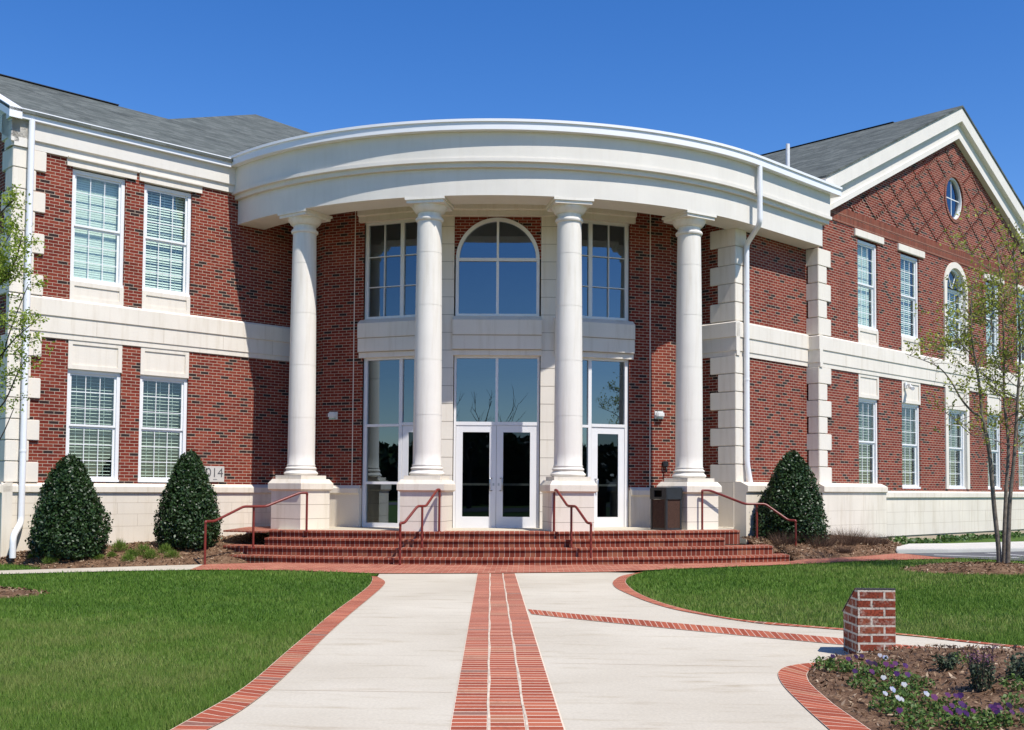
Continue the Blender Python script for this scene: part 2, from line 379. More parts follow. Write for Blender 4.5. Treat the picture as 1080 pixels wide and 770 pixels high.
def blades(name, P, h, w, m, parent=None, origin=(0, 0, 0), lean=.5, tint=None, dirs=None):
    """one mesh of thin upright three-sided blades"""
    P = np.asarray(P, float); n = len(P)
    th = rng.random(n)*2*np.pi; side = np.stack([np.cos(th), np.sin(th), np.zeros(n)], 1)
    ph = rng.random(n)*2*np.pi; ln = rng.random(n)*lean
    H = np.asarray(h)*(.6+.7*rng.random(n))
    tip = np.stack([np.cos(ph)*ln, np.sin(ph)*ln, np.ones(n)], 1) if dirs is None else np.asarray(dirs)
    tip = tip/np.linalg.norm(tip, axis=1)[:, None]*H[:, None]
    w = (np.asarray(w)*np.ones(n))[:, None]
    V = np.stack([P-side*w/2, P+side*w/2, P+tip], 1).reshape(-1, 3)-np.array(origin)
    me = bpy.data.meshes.new(name); me.vertices.add(3*n); me.vertices.foreach_set('co', V.ravel())
    me.loops.add(3*n); me.loops.foreach_set('vertex_index', np.arange(3*n, dtype=np.int32))
    me.polygons.add(n); me.polygons.foreach_set('loop_start', np.arange(0, 3*n, 3, dtype=np.int32))
    me.update(calc_edges=True)
    t = rng.random(n) if tint is None else tint
    at_ = me.attributes.new('tint', 'FLOAT', 'FACE'); at_.data.foreach_set('value', np.asarray(t, np.float32))
    me.materials.append(m); o = bpy.data.objects.new(name, me)
    return link(o, origin, parent)

# ------------------------------------------------------------------ wall with openings
def wall(mb, fr, a0, a1, z0, z1, b, holes, depth=.14):
    """front face of a wall in plane b with rectangular openings (a0, a1, z0, z1) and their reveals"""
    A = sorted({a0, a1, *[h[0] for h in holes], *[h[1] for h in holes]}); A = [a for a in A if a0-1e-6 <= a <= a1+1e-6]
    for x0, x1 in zip(A, A[1:]):
        mid = (x0+x1)/2; zs = z0
        for h in sorted([h for h in holes if h[0] < mid < h[1]], key=lambda h: h[2]):
            if h[2] > zs+1e-6: mb.face([fr.p(x0, b, zs), fr.p(x1, b, zs), fr.p(x1, b, h[2]), fr.p(x0, b, h[2])])
            zs = max(zs, h[3])
        if z1 > zs+1e-6: mb.face([fr.p(x0, b, zs), fr.p(x1, b, zs), fr.p(x1, b, z1), fr.p(x0, b, z1)])
    for h in holes:
        q = [(h[0], h[2]), (h[1], h[2]), (h[1], h[3]), (h[0], h[3])]
        for k in range(4):
            (p0, r0), (p1, r1) = q[k], q[(k+1) % 4]
            mb.face([fr.p(p0, b, r0), fr.p(p1, b, r1), fr.p(p1, b+depth, r1), fr.p(p0, b+depth, r0)])

BLD = empty('brick_building', (0, 24.4, 0))
tag(BLD, 'two storey red brick building with cream stone trim, rounded columned portico and grey shingle roofs', 'building')

def sash_window(fr, a0, a1, z0, z1, b, label=None, casing=.075, cols=3, rows=3, slats='closed', mid=None, sill=True, arch=False):
    """double hung window: casing > two sashes with glazing bars, two panes, blind, sill"""
    mid = mid if mid is not None else (z0+z1)/2
    c = casing; mb = MB()
    mb.box(fr, a0, a0+c, b, b+.10, z0, z1); mb.box(fr, a1-c, a1, b, b+.10, z0, z1)
    mb.box(fr, a0+c, a1-c, b+.003, b+.10, z1-c, z1); mb.box(fr, a0+c, a1-c, b-.012, b+.10, z0, z0+c*.9)
    win = mb.build('window', M['white'], BLD)
    if label: win['label'] = label
    zi0, zi1 = z0+c*.9, z1-c
    for q, (s0, s1, bb) in enumerate(((mid, zi1, b+.035), (zi0, mid, b+.065))):
        w = .042; mb = MB()
        mb.box(fr, a0+c, a0+c+w, bb, bb+.028, s0, s1); mb.box(fr, a1-c-w, a1-c, bb, bb+.028, s0, s1)
        mb.box(fr, a0+c+w, a1-c-w, bb+.001, bb+.028, s1-w, s1); mb.box(fr, a0+c+w, a1-c-w, bb+.001, bb+.028, s0, s0+w)
        ai0, ai1, si0, si1 = a0+c+w, a1-c-w, s0+w, s1-w
        for k in range(1, cols): x = ai0+(ai1-ai0)*k/cols; mb.box(fr, x-.0075, x+.0075, bb+.004, bb+.022, si0, si1)
        for k in range(1, rows): z = si0+(si1-si0)*k/rows; mb.box(fr, ai0, ai1, bb+.006, bb+.020, z-.0075, z+.0075)
        mb.build('sash', M['white'], win)
        mb = MB(); mb.face([fr.p(ai0, bb+.014, si0), fr.p(ai1, bb+.014, si0), fr.p(ai1, bb+.014, si1), fr.p(ai0, bb+.014, si1)])
        mb.build('pane', M['glass'], win, recalc=False)
    mb = MB(); z = zi0+.01; st = {'closed': .05, 'half': .058, 'open': .072}[slats]
    while z < zi1-.02:
        b0 = b+.16
        if slats == 'closed': q = [(b0, z), (b0+.006, z+.047)]
        else: q = [(b0, z), (b0+.020, z+.043)] if slats == 'half' else [(b0, z), (b0+.026, z+.012)]
        (p0, r0), (p1, r1) = q
        mb.face([fr.p(a0+c, p0, r0), fr.p(a1-c, p0, r0), fr.p(a1-c, p1, r1), fr.p(a0+c, p1, r1)])
        z += st
    for k in (.2, .5, .8): x = a0+c+(a1-a0-2*c)*k; mb.box(fr, x-.004, x+.004, b+.155, b+.158, zi0, zi1)
    mb.build('blind', M['blind'], win, recalc=False)
    if sill:
        mb = MB(); mb.box(fr, a0-.0, a1+.0, b-.045, b-.013, z0-.0, z0+.05); mb.build('sill', M['white'], win)
    return win

def panel(fr, a0, a1, z0, z1, b, name='apron_panel'):
    """stone panel with a sunk field"""
    mb = MB(); e = .09
    mb.box(fr, a0, a1, b+.022, b+.12, z0, z1)
    for q in ((a0, a0+e, z0, z1), (a1-e, a1, z0, z1), (a0+e, a1-e, z0, z0+e), (a0+e, a1-e, z1-e, z1)): mb.box(fr, q[0], q[1], b, b+.024, q[2], q[3])
    return mb.build(name, M['stone'], BLD)

def band(fr, prof, a0, a1, name, m, ends=0.):
    """moulding: profile of (b, z) run along the wall"""
    mb = MB(); n = len(prof)
    A = [fr.p(a0, b, z) for b, z in prof]; B = [fr.p(a1, b, z) for b, z in prof]
    mb.face(A); mb.face(B[::-1])
    for k in range(n): j = (k+1) % n; mb.face([A[k], A[j], B[j], B[k]])
    return mb.build(name, m, BLD)
def joints(fr, a0, a1, b, zs, avert=None, name='stone_joints', zr=None):
    mb = MB()
    for z in zs: mb.box(fr, a0, a1, b-.0015, b+.01, z-.004, z+.004)
    for (a, z0, z1) in (avert or []): mb.box(fr, a-.004, a+.004, b-.001, b+.01, z0, z1)
    return mb.build(name, M['softjoint'], BLD)

# ---- left wing
DL = 22.45; LED_L = 1.57
LW = [(8.88, 10.03), (10.45, 11.58)]
ZLO = (1.60, 3.94); ZUP = (5.78, 8.14)
SE_L = 14.46
mb = MB()
holes = []
for a0, a1 in LW: holes += [(a0, a1, 1.58, 4.55), (a0, a1, 5.37, 8.30)]
wall(mb, WING, 7.72, SE_L, 1.40, 9.05, DL, holes, .22)
mb.face([RET.p(DL, 7.72, 0), RET.p(31.6, 7.72, 0), RET.p(31.6, 7.72, 9.05), RET.p(27.0, 7.72, 11.2), RET.p(DL, 7.72, 9.05)])
mb.build('left_wing_wall'.replace('left_', ''), M['brick'], BLD, recalc=False)
for i, (a0, a1) in enumerate(LW):
    sash_window(WING, a0, a1, ZLO[0], ZLO[1], DL+.05, slats='open', mid=2.76)
    sash_window(WING, a0, a1, ZUP[0], ZUP[1], DL+.05, slats='closed' if i == 0 else 'half', mid=6.96)
    panel(WING, a0, a1, 5.372, 5.778, DL-.012)
    panel(WING, a0, a1, 3.942, 4.548, DL-.012)
    band(WING, [(DL-.05, 8.17), (DL+.1, 8.17), (DL+.1, 8.36), (DL-.10, 8.36), (DL-.10, 8.33), (DL-.05, 8.30)], a0-.13, a1+.22, 'window_head', M['stone'])
band(WING, [(DL-.03, 4.545), (DL+.1, 4.545), (DL+.1, 5.375), (DL-.02, 5.375), (DL-.075, 5.33), (DL-.075, 5.00), (DL-.05, 4.985), (DL-.05, 4.66), (DL-.03, 4.65)], 7.66, SE_L, 'belt_course', M['stone'])
joints(WING, 7.66, SE_L, DL-.05, [], [(a, 4.67, 4.98) for a in (9.45, 10.95, 12.4, 13.7)])
WT_L = [(DL-.09, 0.), (DL+.1, 0.), (DL+.1, LED_L), (DL-.0, LED_L), (DL-.14, 1.50), (DL-.14, 1.385), (DL-.09, 1.36)]
band(WING, WT_L, 7.62, SE_L, 'base_course', M['stone_base'])
joints(WING, 7.62, SE_L, DL-.09, [1.16, .92, .66], [(7.72+.9*k+.45*((r) % 2), z0, z1) for r, (z0, z1) in enumerate(((.66, .92), (.92, 1.16), (1.16, 1.36))) for k in range(1, 8)])
band(RET, [(7.66-.06, 0.), (7.8, 0.), (7.8, LED_L), (7.70, LED_L), (7.55, 1.50), (7.55, 1.385), (7.60, 1.36)], DL-.14, 31.6, 'base_course', M['stone_base'])
# entablature of the left wing
band(WING, [(DL-.05, 8.34), (DL+.3, 8.34), (DL+.3, 9.06), (DL-.10, 9.06), (DL-.10, 8.52), (DL-.05, 8.50)], 7.62, 12.62, 'frieze', M['stucco'])
band(RET, [(7.66, 8.34), (8.0, 8.34), (8.0, 9.06), (7.60, 9.06), (7.60, 8.52), (7.66, 8.50)], DL-.10, 22.9, 'frieze', M['stucco'])
band(WING, [(22.25, 8.885), (DL+.1, 8.885), (DL+.1, 9.09), (22.242, 9.09), (22.242, 9.045), (22.25, 9.04)], 7.56, 12.44, 'gutter', M['gutter'])
# rake trim of the left gable end
def rake_band(fr, a_eave, a_apex, z_eave, slope, h0, h1, b0, b1, name, m):
    z1 = z_eave+slope*(a_apex-a_eave)
    mb = MB(); mb.prism(fr, [(a_eave, z_eave-h1), (a_apex, z1-h1), (a_apex, z1-h0), (a_eave, z_eave-h0)], b0, b1)
    return mb.build(name, m, BLD)
rake_band(RET, 22.2, 27.0, 9.07, .48, .0, .22, 7.50, 7.75, 'rake_cornice', M['gutter'])
rake_band(RET, 22.35, 27.0, 9.07+.07, .48, .22, .72, 7.60, 7.75, 'rake_cornice', M['stucco'])

def quoins(fr_a, sign, corner_a, corner_b, z0, z1, n, wide, narrow, back_wide, back_narrow, first_wide=True, pb=.045):
    """corner blocks: each wraps the corner, alternate blocks longer"""
    h = (z1-z0)/n
    for k in range(n):
        w, bw = (wide, back_wide) if (k % 2 == 0) == first_wide else (narrow, back_narrow)
        mb = MB(); a0, a1 = (corner_a, corner_a+sign*w) if sign > 0 else (corner_a-w, corner_a)
        mb.box(fr_a, a0, a1, corner_b, corner_b+bw, z0+k*h+.006, z0+(k+1)*h-.006)
        mb.build('quoin', M['stone'], BLD, bevel=.012)
    mb = MB(); mb.box(fr_a, corner_a+.02, corner_a+narrow-.02, corner_b+.02, corner_b+back_narrow-.02, z0, z1); mb.build('quoin_mortar', M['joint'], BLD)
quoins(WING, 1, 7.66, DL-.06, 5.375, 8.34, 7, .66, .46, .62, .42)
quoins(WING, 1, 7.66, DL-.06, 1.57, 4.545, 7, .66, .46, .62, .42)

# ---- right wing: gable front, corner wall and its return
DR, DW, SW, SR = 14.10, 14.40, 21.11, 24.31
SEND = 40.4; SMID = 32.30
RW = [(26.33, 27.43), (28.77, 29.90), (34.54, 35.62), (37.02, 38.12)]
ZR0, ZR1 = 5.86, 8.22
TOPR = 8.90
mb = MB(); holes = []
for a0, a1 in RW: holes += [(a0, a1, 1.60, 4.64), (a0, a1, 5.44, 8.27)]
holes += [(31.48, 33.12, 1.60, 4.64), (31.48, 33.12, 5.44, 7.66)]
wall(mb, WING, SR, SEND, 1.45, 8.48, DR, holes+[(31.48, 33.12, 7.66, 8.48)], .22)
# brick around the arched head
AC, AR, AZ = 32.30, .82, 7.66
arc = [(AC-AR*math.cos(math.pi*k/24), AZ+AR*math.sin(math.pi*k/24)) for k in range(25)]
for (x0, q0), (x1, q1) in zip(arc, arc[1:]):
    mb.face([WING.p(x0, DR, q0), WING.p(x1, DR, q1), WING.p(x1, DR, 8.4801), WING.p(x0, DR, 8.4801)])
# gable triangle with a round opening
GS = .475; GAP = 12.25
OC, OZ, ORX, ORZ = 32.30, 10.45, .60, .66
def gtop(a): return min(GAP-GS*abs(a-SMID)+.25, 20)
e0 = 64; ring = [(OC+ORX*math.cos(2*math.pi*k/e0), OZ+ORZ*math.sin(2*math.pi*k/e0)) for k in range(e0)]
def outer(k):
    t = 2*math.pi*k/e0; dx, dz = math.cos(t), math.sin(t); rr = 1.35
    m_ = max(abs(dx), abs(dz)); return (OC+dx/m_*rr*.9, OZ+dz/m_*.95)
for k in range(e0):
    j = (k+1) % e0; mb.face([WING.p(*(ring[k][0], DR, ring[k][1])), WING.p(ring[j][0], DR, ring[j][1]), WING.p(outer(j)[0], DR, outer(j)[1]), WING.p(outer(k)[0], DR, outer(k)[1])])
bx0, bx1, bz0, bz1 = OC-1.215, OC+1.215, OZ-.95, OZ+.95
for x0, x1 in ((SR, bx0), (bx1, SEND)):
    K = 12
    for k in range(K):
        p0, p1 = x0+(x1-x0)*k/K, x0+(x1-x0)*(k+1)/K
        mb.face([WING.p(p0, DR, 8.48), WING.p(p1, DR, 8.48), WING.p(p1, DR, max(8.48, gtop(p1))), WING.p(p0, DR, max(8.48, gtop(p0)))])
mb.face([WING.p(bx0, DR, 8.48), WING.p(bx1, DR, 8.48), WING.p(bx1, DR, bz0), WING.p(bx0, DR, bz0)])
mb.face([WING.p(bx0, DR, bz1), WING.p(bx1, DR, bz1), WING.p(bx1, DR, gtop(bx1)), WING.p(SMID, DR, gtop(SMID)), WING.p(bx0, DR, gtop(bx0))])
# raised lozenge pattern of headers in the gable
z0p = 8.93
def lozenge(a_start, sg):
    for k in range(60):
        a = a_start+sg*k*.1015; z = z0p+k*.0677
        if z+.06 > GAP-GS*abs(a-SMID)-.12: break
        if a < SR+.2 or a > SEND: break
        if ((a-OC)/(.85))**2+((z-OZ)/(.90))**2 < 1: continue
        mb.box(WING, a-.052, a+.052, DR-.026, DR+.02, z, z+.057)
for k in range(14):
    lozenge(24.85+1.24*k, 1); lozenge(24.85+1.24*k, -1)
mb.build('gable_wall', M['brick'], BLD, recalc=False)
mb = MB()
wall(mb, WING, SW, SR+.02, 1.45, 9.05, DW, [])
mb.face([RET.p(DR, SR, 1.45), RET.p(DW, SR, 1.45), RET.p(DW, SR, 9.05), RET.p(DR, SR, 9.05)])
mb.face([RET.p(DW, SW, .5), RET.p(15.66, SW, .5), RET.p(15.66, SW, 9.05), RET.p(DW, SW, 9.05)])
mb.build('corner_wall', M['brick'], BLD, recalc=False)

for i, (a0, a1) in enumerate(RW):
    sash_window(WING, a0, a1, 1.60, 4.0, DR+.05, slats='open', mid=2.82)
    sash_window(WING, a0, a1, ZR0, ZR1, DR+.05, slats='closed' if i in (0, 2) else 'half', mid=7.05)
    panel(WING, a0, a1, 5.445, 5.858, DR-.012); panel(WING, a0, a1, 4.002, 4.638, DR-.012)
    mb = MB(); mb.box(WING, a0-.19, a1+.30, DR-.05, DR+.15, 8.272, 8.465); mb.build('window_head', M['stone'], BLD, bevel=.01)
# middle bay: stone surround with the arched window
mb = MB()
for x0, x1 in ((31.48, 31.66), (32.94, 33.12)): mb.box(WING, x0, x1, DR-.04, DR+.2, 1.60, 4.638); mb.box(WING, x0, x1, DR-.04, DR+.2, 5.445, AZ)
n = 20; Ri = .64
for k in range(n):
    t0, t1 = math.pi*k/n, math.pi*(k+1)/n
    poly = [(AC-AR*math.cos(t0), AZ+AR*math.sin(t0)), (AC-AR*math.cos(t1), AZ+AR*math.sin(t1)), (AC-Ri*math.cos(t1), AZ+Ri*math.sin(t1)), (AC-Ri*math.cos(t0), AZ+Ri*math.sin(t0))]
    mb.prism(WING, poly, DR-.04, DR+.2)
mb.build('arch_surround', M['stone'], BLD)
panel(WING, 31.66, 32.94, 4.0, 4.638, DR-.012); panel(WING, 31.66, 32.94, 5.445, 5.80, DR-.012)
sash_window(WING, 31.66, 32.94, 1.60, 4.0, DR+.06, slats='open', mid=2.82)
aw = sash_window(WING, 31.66, 32.94, 5.80, AZ, DR+.06, slats='half', mid=6.75)
mb = MB()
for k in range(n):
    t0, t1 = math.pi*k/n, math.pi*(k+1)/n
    q = lambda r, t: (AC-r*math.cos(t), AZ+r*math.sin(t))
    mb.prism(WING, [q(.64, t0), q(.64, t1), q(.56, t1), q(.56, t0)], DR+.06, DR+.16)
for t in (math.pi/3, 2*math.pi/3):
    ax, az = AC-.56*math.cos(t), AZ+.56*math.sin(t); dx, dz = math.sin(t)*.012, math.cos(t)*.012
    mb.prism(WING, [(AC-dx, AZ-dz), (AC+dx, AZ+dz), (ax+dx, az+dz), (ax-dx, az-dz)], DR+.10, DR+.12)
mb.build('fan_sash', M['white'], aw)
mb = MB(); mb.face([WING.p(AC-.6*math.cos(math.pi*k/n), DR+.11, AZ+.6*math.sin(math.pi*k/n)) for k in range(n+1)]); mb.build('pane', M['glass'], aw, recalc=False)
# round gable window
mb = MB(); e = 40
def ring_prism(mb, r0, r1, b0, b1, kx=1.):
    for k in range(e):
        t0, t1 = 2*math.pi*k/e, 2*math.pi*(k+1)/e
        q = lambda r, t: (OC+r*math.cos(t)*.93, OZ+r*math.sin(t))
        mb.prism(WING, [q(r0, t0), q(r0, t1), q(r1, t1), q(r1, t0)], b0, b1)
ring_prism(mb, .585, .64, DR+.03, DR+.13)
mb.box(WING, OC-.53, OC+.53, DR+.09, DR+.11, OZ-.014, OZ+.014); mb.box(WING, OC-.014, OC+.014, DR+.092, DR+.112, OZ-.57, OZ+.57)
rw = mb.build('round_window', M['white'], BLD)
mb = MB(); mb.face([WING.p(OC+.56*.93*math.cos(2*math.pi*k/e), DR+.10, OZ+.56*math.sin(2*math.pi*k/e)) for k in range(e)]); mb.build('pane', M['lobbyglass'], rw, recalc=False)
mb = MB(); ring_prism(mb, .645, .75, DR-.025, DR+.1)
mb.build('brick_surround', M['proud'], BLD)
# soldier courses across the foot of the gable
mb = MB()
mb.box(WING, SR-.001, SEND, DR-.018, DR+.05, 8.483, 8.678); mb.box(WING, SR-.001, SEND, DR-.022, DR+.05, 8.690, 8.885)
mb.build('soldier_course', M['soldier'], BLD)
mb = MB(); mb.box(WING, SR, SEND, DR-.010, DR+.05, 8.676, 8.692); mb.build('mortar_joint', M['stone'], BLD)
# rake cornices of the gable
def chevron(b0, b1, zap, h0, h1, name, m, half=8.3):
    mb = MB(); s = GS
    mb.prism(WING, [(SMID-half, zap-s*half-h1), (SMID, zap-h1), (SMID+half, zap-s*half-h1), (SMID+half, zap-s*half-h0), (SMID, zap-h0), (SMID-half, zap-s*half-h0)], b0, b1)
    return mb.build(name, m, BLD)
chevron(13.83, DR+.2, 13.20, 0., .42, 'rake_cornice', M['stucco'], 8.05)
chevron(13.97, DR+.2, 13.20, .42, .78, 'rake_cornice', M['stucco'], 8.0)
chevron(13.93, DR+.2, 13.20, .78, .93, 'rake_cornice', M['stucco'], 8.0)

for fr, d, a0, a1, zs, nm in ((WING, DR, SR-.02, SEND, 4.63, 'R'), (WING, DW, SW-.04, SR+.05, 4.655, 'W')):
    pf = [(d-.03, zs), (d+.1, zs), (d+.1, zs+.81), (d-.02, zs+.81), (d-.075, zs+.77), (d-.075, zs+.44), (d-.05, zs+.425), (d-.05, zs+.115), (d-.03, zs+.105)]
    band(fr, pf, a0, a1, 'belt_course', M['stone'])
joints(WING, SR, SEND, DR-.05, [], [(a, 4.75, 5.05) for a in (25.6, 27.9, 30.4, 33.8, 36.3)])
zs = 4.655; d = SW
band(RET, [(d-.03, zs), (d+.1, zs), (d+.1, zs+.81), (d-.02, zs+.81), (d-.075, zs+.77), (d-.075, zs+.44), (d-.05, zs+.425), (d-.05, zs+.115), (d-.03, zs+.105)], DW-.075, 15.66, 'belt_course', M['stone'])
zs = 4.63; d = SR
band(RET, [(d-.03, zs), (d+.1, zs), (d+.1, zs+.81), (d-.02, zs+.81), (d-.075, zs+.77), (d-.075, zs+.44), (d-.05, zs+.425), (d-.05, zs+.115), (d-.03, zs+.105)], DR-.0751, DW, 'belt_course', M['stone'])
# quoins: outer corner of the corner wall and corner of the gable front
quoins(WING, 1, SW-.05, DW-.05, 5.465, 7.66, 5, .46, .36, .72, .50)
quoins(WING, 1, SW-.05, DW-.05, 1.70, 4.655, 7, .46, .36, .72, .50)
quoins(WING, 1, SR-.06, DR-.045, 5.44, 7.64, 5, .62, .42, .36, .30)
quoins(WING, 1, SR-.06, DR-.045, 1.70, 4.63, 7, .62, .42, .36, .30)
# base courses
def base_prof(d, top, low=.0): return [(d-.05, low), (d+.3, low), (d+.3, top), (d+.10, top), (d-.10, top-.09), (d-.10, top-.22), (d-.05, top-.25)]
band(WING, base_prof(DR-.14, 1.72, .30), SR-.16, 27.45, 'base_course', M['stone_base'])
band(WING, base_prof(DW-.28, 1.715, .30), SW-.05, SR-.161, 'base_course', M['stone_base'])
band(WING, base_prof(DR-.0, 1.575, .30), 27.452, SEND, 'base_course', M['stone_base'])
joints(WING, SR-.16, 27.45, DR-.19, [1.42, 1.02, .66], [(25.2, 1.02, 1.42), (26.3, 1.02, 1.42), (25.7, .66, 1.02), (26.9, .66, 1.02)])
joints(WING, 27.45, SEND, DR-.05, [1.29, .95, .62], [(28.2+1.2*k+.6*(r % 2), z0, z1) for r, (z0, z1) in enumerate(((.62, .95), (.95, 1.29))) for k in range(9)])
band(WING, [(DR-.02, -.2), (DR+.3, -.2), (DR+.3, .298), (DR-.02, .298)], 26.0, SEND, 'footing', M['footing'])
band(WING, [(13.96, -.1), (DR+.4, -.1), (DR+.4, .298), (13.96, .298)], SW, 25.998, 'waterproofed_footing', M['tar'])
# gable side wall, far side, roof
mb = MB()
HS = 8.05; zE = 13.20-GS*HS
top = 13.20+.03
def rz(a): return top-GS*abs(a-SMID)
for sg in (-1, 1):
    A = (SMID+sg*(HS+.02)); pts = [(A, 13.80), (SMID, 13.80), (SMID, 34.), (A, 34.)]
    lo = [WING.p(a, d, rz(a)-.03) for a, d in pts]; hi = [WING.p(a, d, rz(a)+.03) for a, d in pts]
    mb.face(hi); mb.face(lo[::-1])
    for k in range(4): j = (k+1) % 4; mb.face([lo[k], lo[j], hi[j], hi[k]])
mb.build('roof', M['shingle'], BLD)
mb = MB(); mb.box(WING, SMID-.09, SMID+.09, 16.0, 34., top+.028, top+.042); mb.build('ridge_cap', M['ridge'], BLD)
mb = MB(); mb.face([RET.p(DR, SEND, 0), RET.p(34, SEND, 0), RET.p(34, SEND, 9.3), RET.p(DR, SEND, 9.3)]); mb.build('side_wall', M['brick'], BLD, recalc=False)

# ---- left wing roof and the main hipped roof behind it
mb = MB()
PS = .48
def fz(d): return 9.075+PS*(d-22.25)
Aq, Bq = (13.2, 27.0), (21.1, 36.0)
def slabface(pts, th=.06):
    hi = [WING.p(*q) for q in pts]; lo = [(p[0], p[1], p[2]-th) for p in hi]
    mb.face(hi); mb.face(lo[::-1])
    for k in range(len(hi)): j = (k+1) % len(hi); mb.face([lo[k], lo[j], hi[j], hi[k]])
slabface([(7.50, 22.20, fz(22.2)), (34.9, 22.2, fz(22.2)), (Bq[0], Bq[1], fz(36.)), (Aq[0], Aq[1], fz(27.)), (7.50, 27., fz(27.))])
slabface([(7.50, 27., fz(27.)), (13.2, 27., fz(27.)), (13.2, 31.8, fz(22.2)), (7.50, 31.8, fz(22.2))])
slabface([(13.2, 27., fz(27.)), (21.1, 36., fz(36.)), (13.2, 44., fz(27.))])
slabface([(21.1, 36., fz(36.)), (34.9, 22.2, fz(22.2)), (34.9, 49., fz(22.2))])
mb.build('roof', M['shingle'], BLD)
mb = MB(); mb.prism(RET, [(26.92, fz(27.)+.0), (27.08, fz(27.)+.0), (27.08, fz(27.)+.018), (26.92, fz(27.)+.018)], 7.48, 11.8); mb.build('ridge_cap', M['ridge'], BLD)
mb = MB(); mb.tube([WING.p(26.02, 16., 9.8), WING.p(26.02, 16., 11.12)], .055, 10); mb.build('vent_pipe', M['lampwhite'], BLD, smooth=40)

# ---- rounded portico entablature
def path(r, s_end, tail=.30, n=72):
    out = [(CX-UX[0]*r+NX[0]*tail, CY-UX[1]*r+NX[1]*tail)]
    for k in range(n+1):
        t = -math.pi/4+math.pi/2*k/n; out.append((CX+r*math.sin(t), CY-r*math.cos(t)))
    e = s_end-SC; out.append((CX-NX[0]*r+UX[0]*e, CY-NX[1]*r+UX[1]*e))
    return out
ER = 7.60
def ring(prof, s_end, name, m, sm=True):
    mb = MB(); mb.sweep(prof, lambda r: path(r, s_end)); return mb.build(name, m, BLD, smooth=20)
ring([(8.594, 8.925), (8.594, 9.075), (8.625, 9.085), (8.625, 9.14), (8.2, 9.16), (8.2, 8.925)], 24.60, 'gutter', M['gutter'])
ring([(8.44, 8.375), (8.44, 8.93), (8.0, 8.93), (8.0, 8.375)], 24.32, 'frieze', M['stucco'])
ring([(8.39, 8.20), (8.39, 8.29), (8.47, 8.30), (8.47, 8.375), (8.0, 8.375), (8.0, 8.20)], 24.36, 'moulding', M['stucco'])
ring([(8.30, 7.63), (8.30, 8.205), (ER, 8.205), (ER, 7.63)], 24.18, 'architrave', M['stucco'])
# porch ceiling, and the soffit that returns to the corner wall
mb = MB()
pl = path(ER+.02, SR)[1:-1]+[WING.p(SR, DC-ER-.02, 0)[:2], WING.p(SR, DW+.3, 0)[:2], WING.p(SW+.3, DW+.3, 0)[:2], WING.p(SW+.3, 16.5, 0)[:2], (4.0, 27.), (-5., 27.), WING.p(SE_L, DL+.5, 0)[:2]]
mb.slab(pl, 8.03, 8.15); mb.build('porch_ceiling', M['stucco'], BLD)
mb = MB(); mb.slab([WING.p(SW-.2, DC-ER-.01, 0)[:2], WING.p(SR-.02, DC-ER-.01, 0)[:2], WING.p(SR-.02, DW+.1, 0)[:2], WING.p(SW-.2, DW+.1, 0)[:2]], 7.632, 7.70); mb.build('soffit', M['stucco'], BLD)
mb = MB(); mb.slab(path(8.5, 24.3)[1:]+[WING.p(24.3, 24., 0)[:2], WING.p(12.7, 24., 0)[:2]], 9.00, 9.10); mb.build('flat_roof', M['footing'], BLD)

# ---- inner wall of the porch: a middle bay and two angled bays
YW = 24.40; HX = 1.35; AL = math.radians(20)
BAYC = Frame((CX, YW), (1, 0), (0, 1))
BAYR = Frame((CX+HX, YW), (math.cos(AL), math.sin(AL)), (-math.sin(AL), math.cos(AL)))
BAYL = Frame((CX-HX, YW), (-math.cos(AL), math.sin(AL)), (math.sin(AL), math.cos(AL)))
FL = .60
mb = MB()
FK = 2.93
for fr in (BAYR, BAYL):
    wall(mb, fr, 1.86, FK, 1.5, 8.1, 0., [], .2)
e1 = BAYR.p(FK, 0, 0); e2 = BAYL.p(FK, 0, 0)
w1 = WING.p(SW+.05, (-e1[0]+e1[1])/R2, 0)
mb.face([(e1[0], e1[1], 1.5), (w1[0], w1[1], 1.5), (w1[0], w1[1], 8.1), (e1[0], e1[1], 8.1)])
w2s = (e2[0]+e2[1])/R2; w2 = WING.p(w2s, DL+.05, 0)
mb.face([(e2[0], e2[1], 1.5), (w2[0], w2[1], 1.5), (w2[0], w2[1], 8.1), (e2[0], e2[1], 8.1)])
# brick spandrels over the arched window
BA0, BA1 = -.945, 1.035; WA, WZ = .045, 6.74; WR = .955
arc = [(WA-WR*math.cos(math.pi*k/28), WZ+WR*math.sin(math.pi*k/28)) for k in range(29)]
for (x0, q0), (x1, q1) in zip(arc, arc[1:]): mb.face([BAYC.p(x0, .03, q0), BAYC.p(x1, .03, q1), BAYC.p(x1, .03, 7.72), BAYC.p(x0, .03, 7.72)])
for x0, x1 in ((BA0, WA-WR), (WA+WR, BA1)):
    if x1 > x0: mb.face([BAYC.p(x0, .03, WZ), BAYC.p(x1, .03, WZ), BAYC.p(x1, .03, 7.72), BAYC.p(x0, .03, 7.72)])
mb.build('porch_wall', M['brick'], BLD, recalc=False)
# expansion joints in the flanks
mb = MB(); mb.box(BAYR, 2.385, 2.405, -.004, .02, 1.57, 8.1); mb.build('expansion_joint', M['stone'], BLD)
mb = MB(); mb.box(BAYL, 2.10, 2.12, -.004, .02, 1.57, 8.1); mb.build('expansion_joint', M['stone'], BLD)
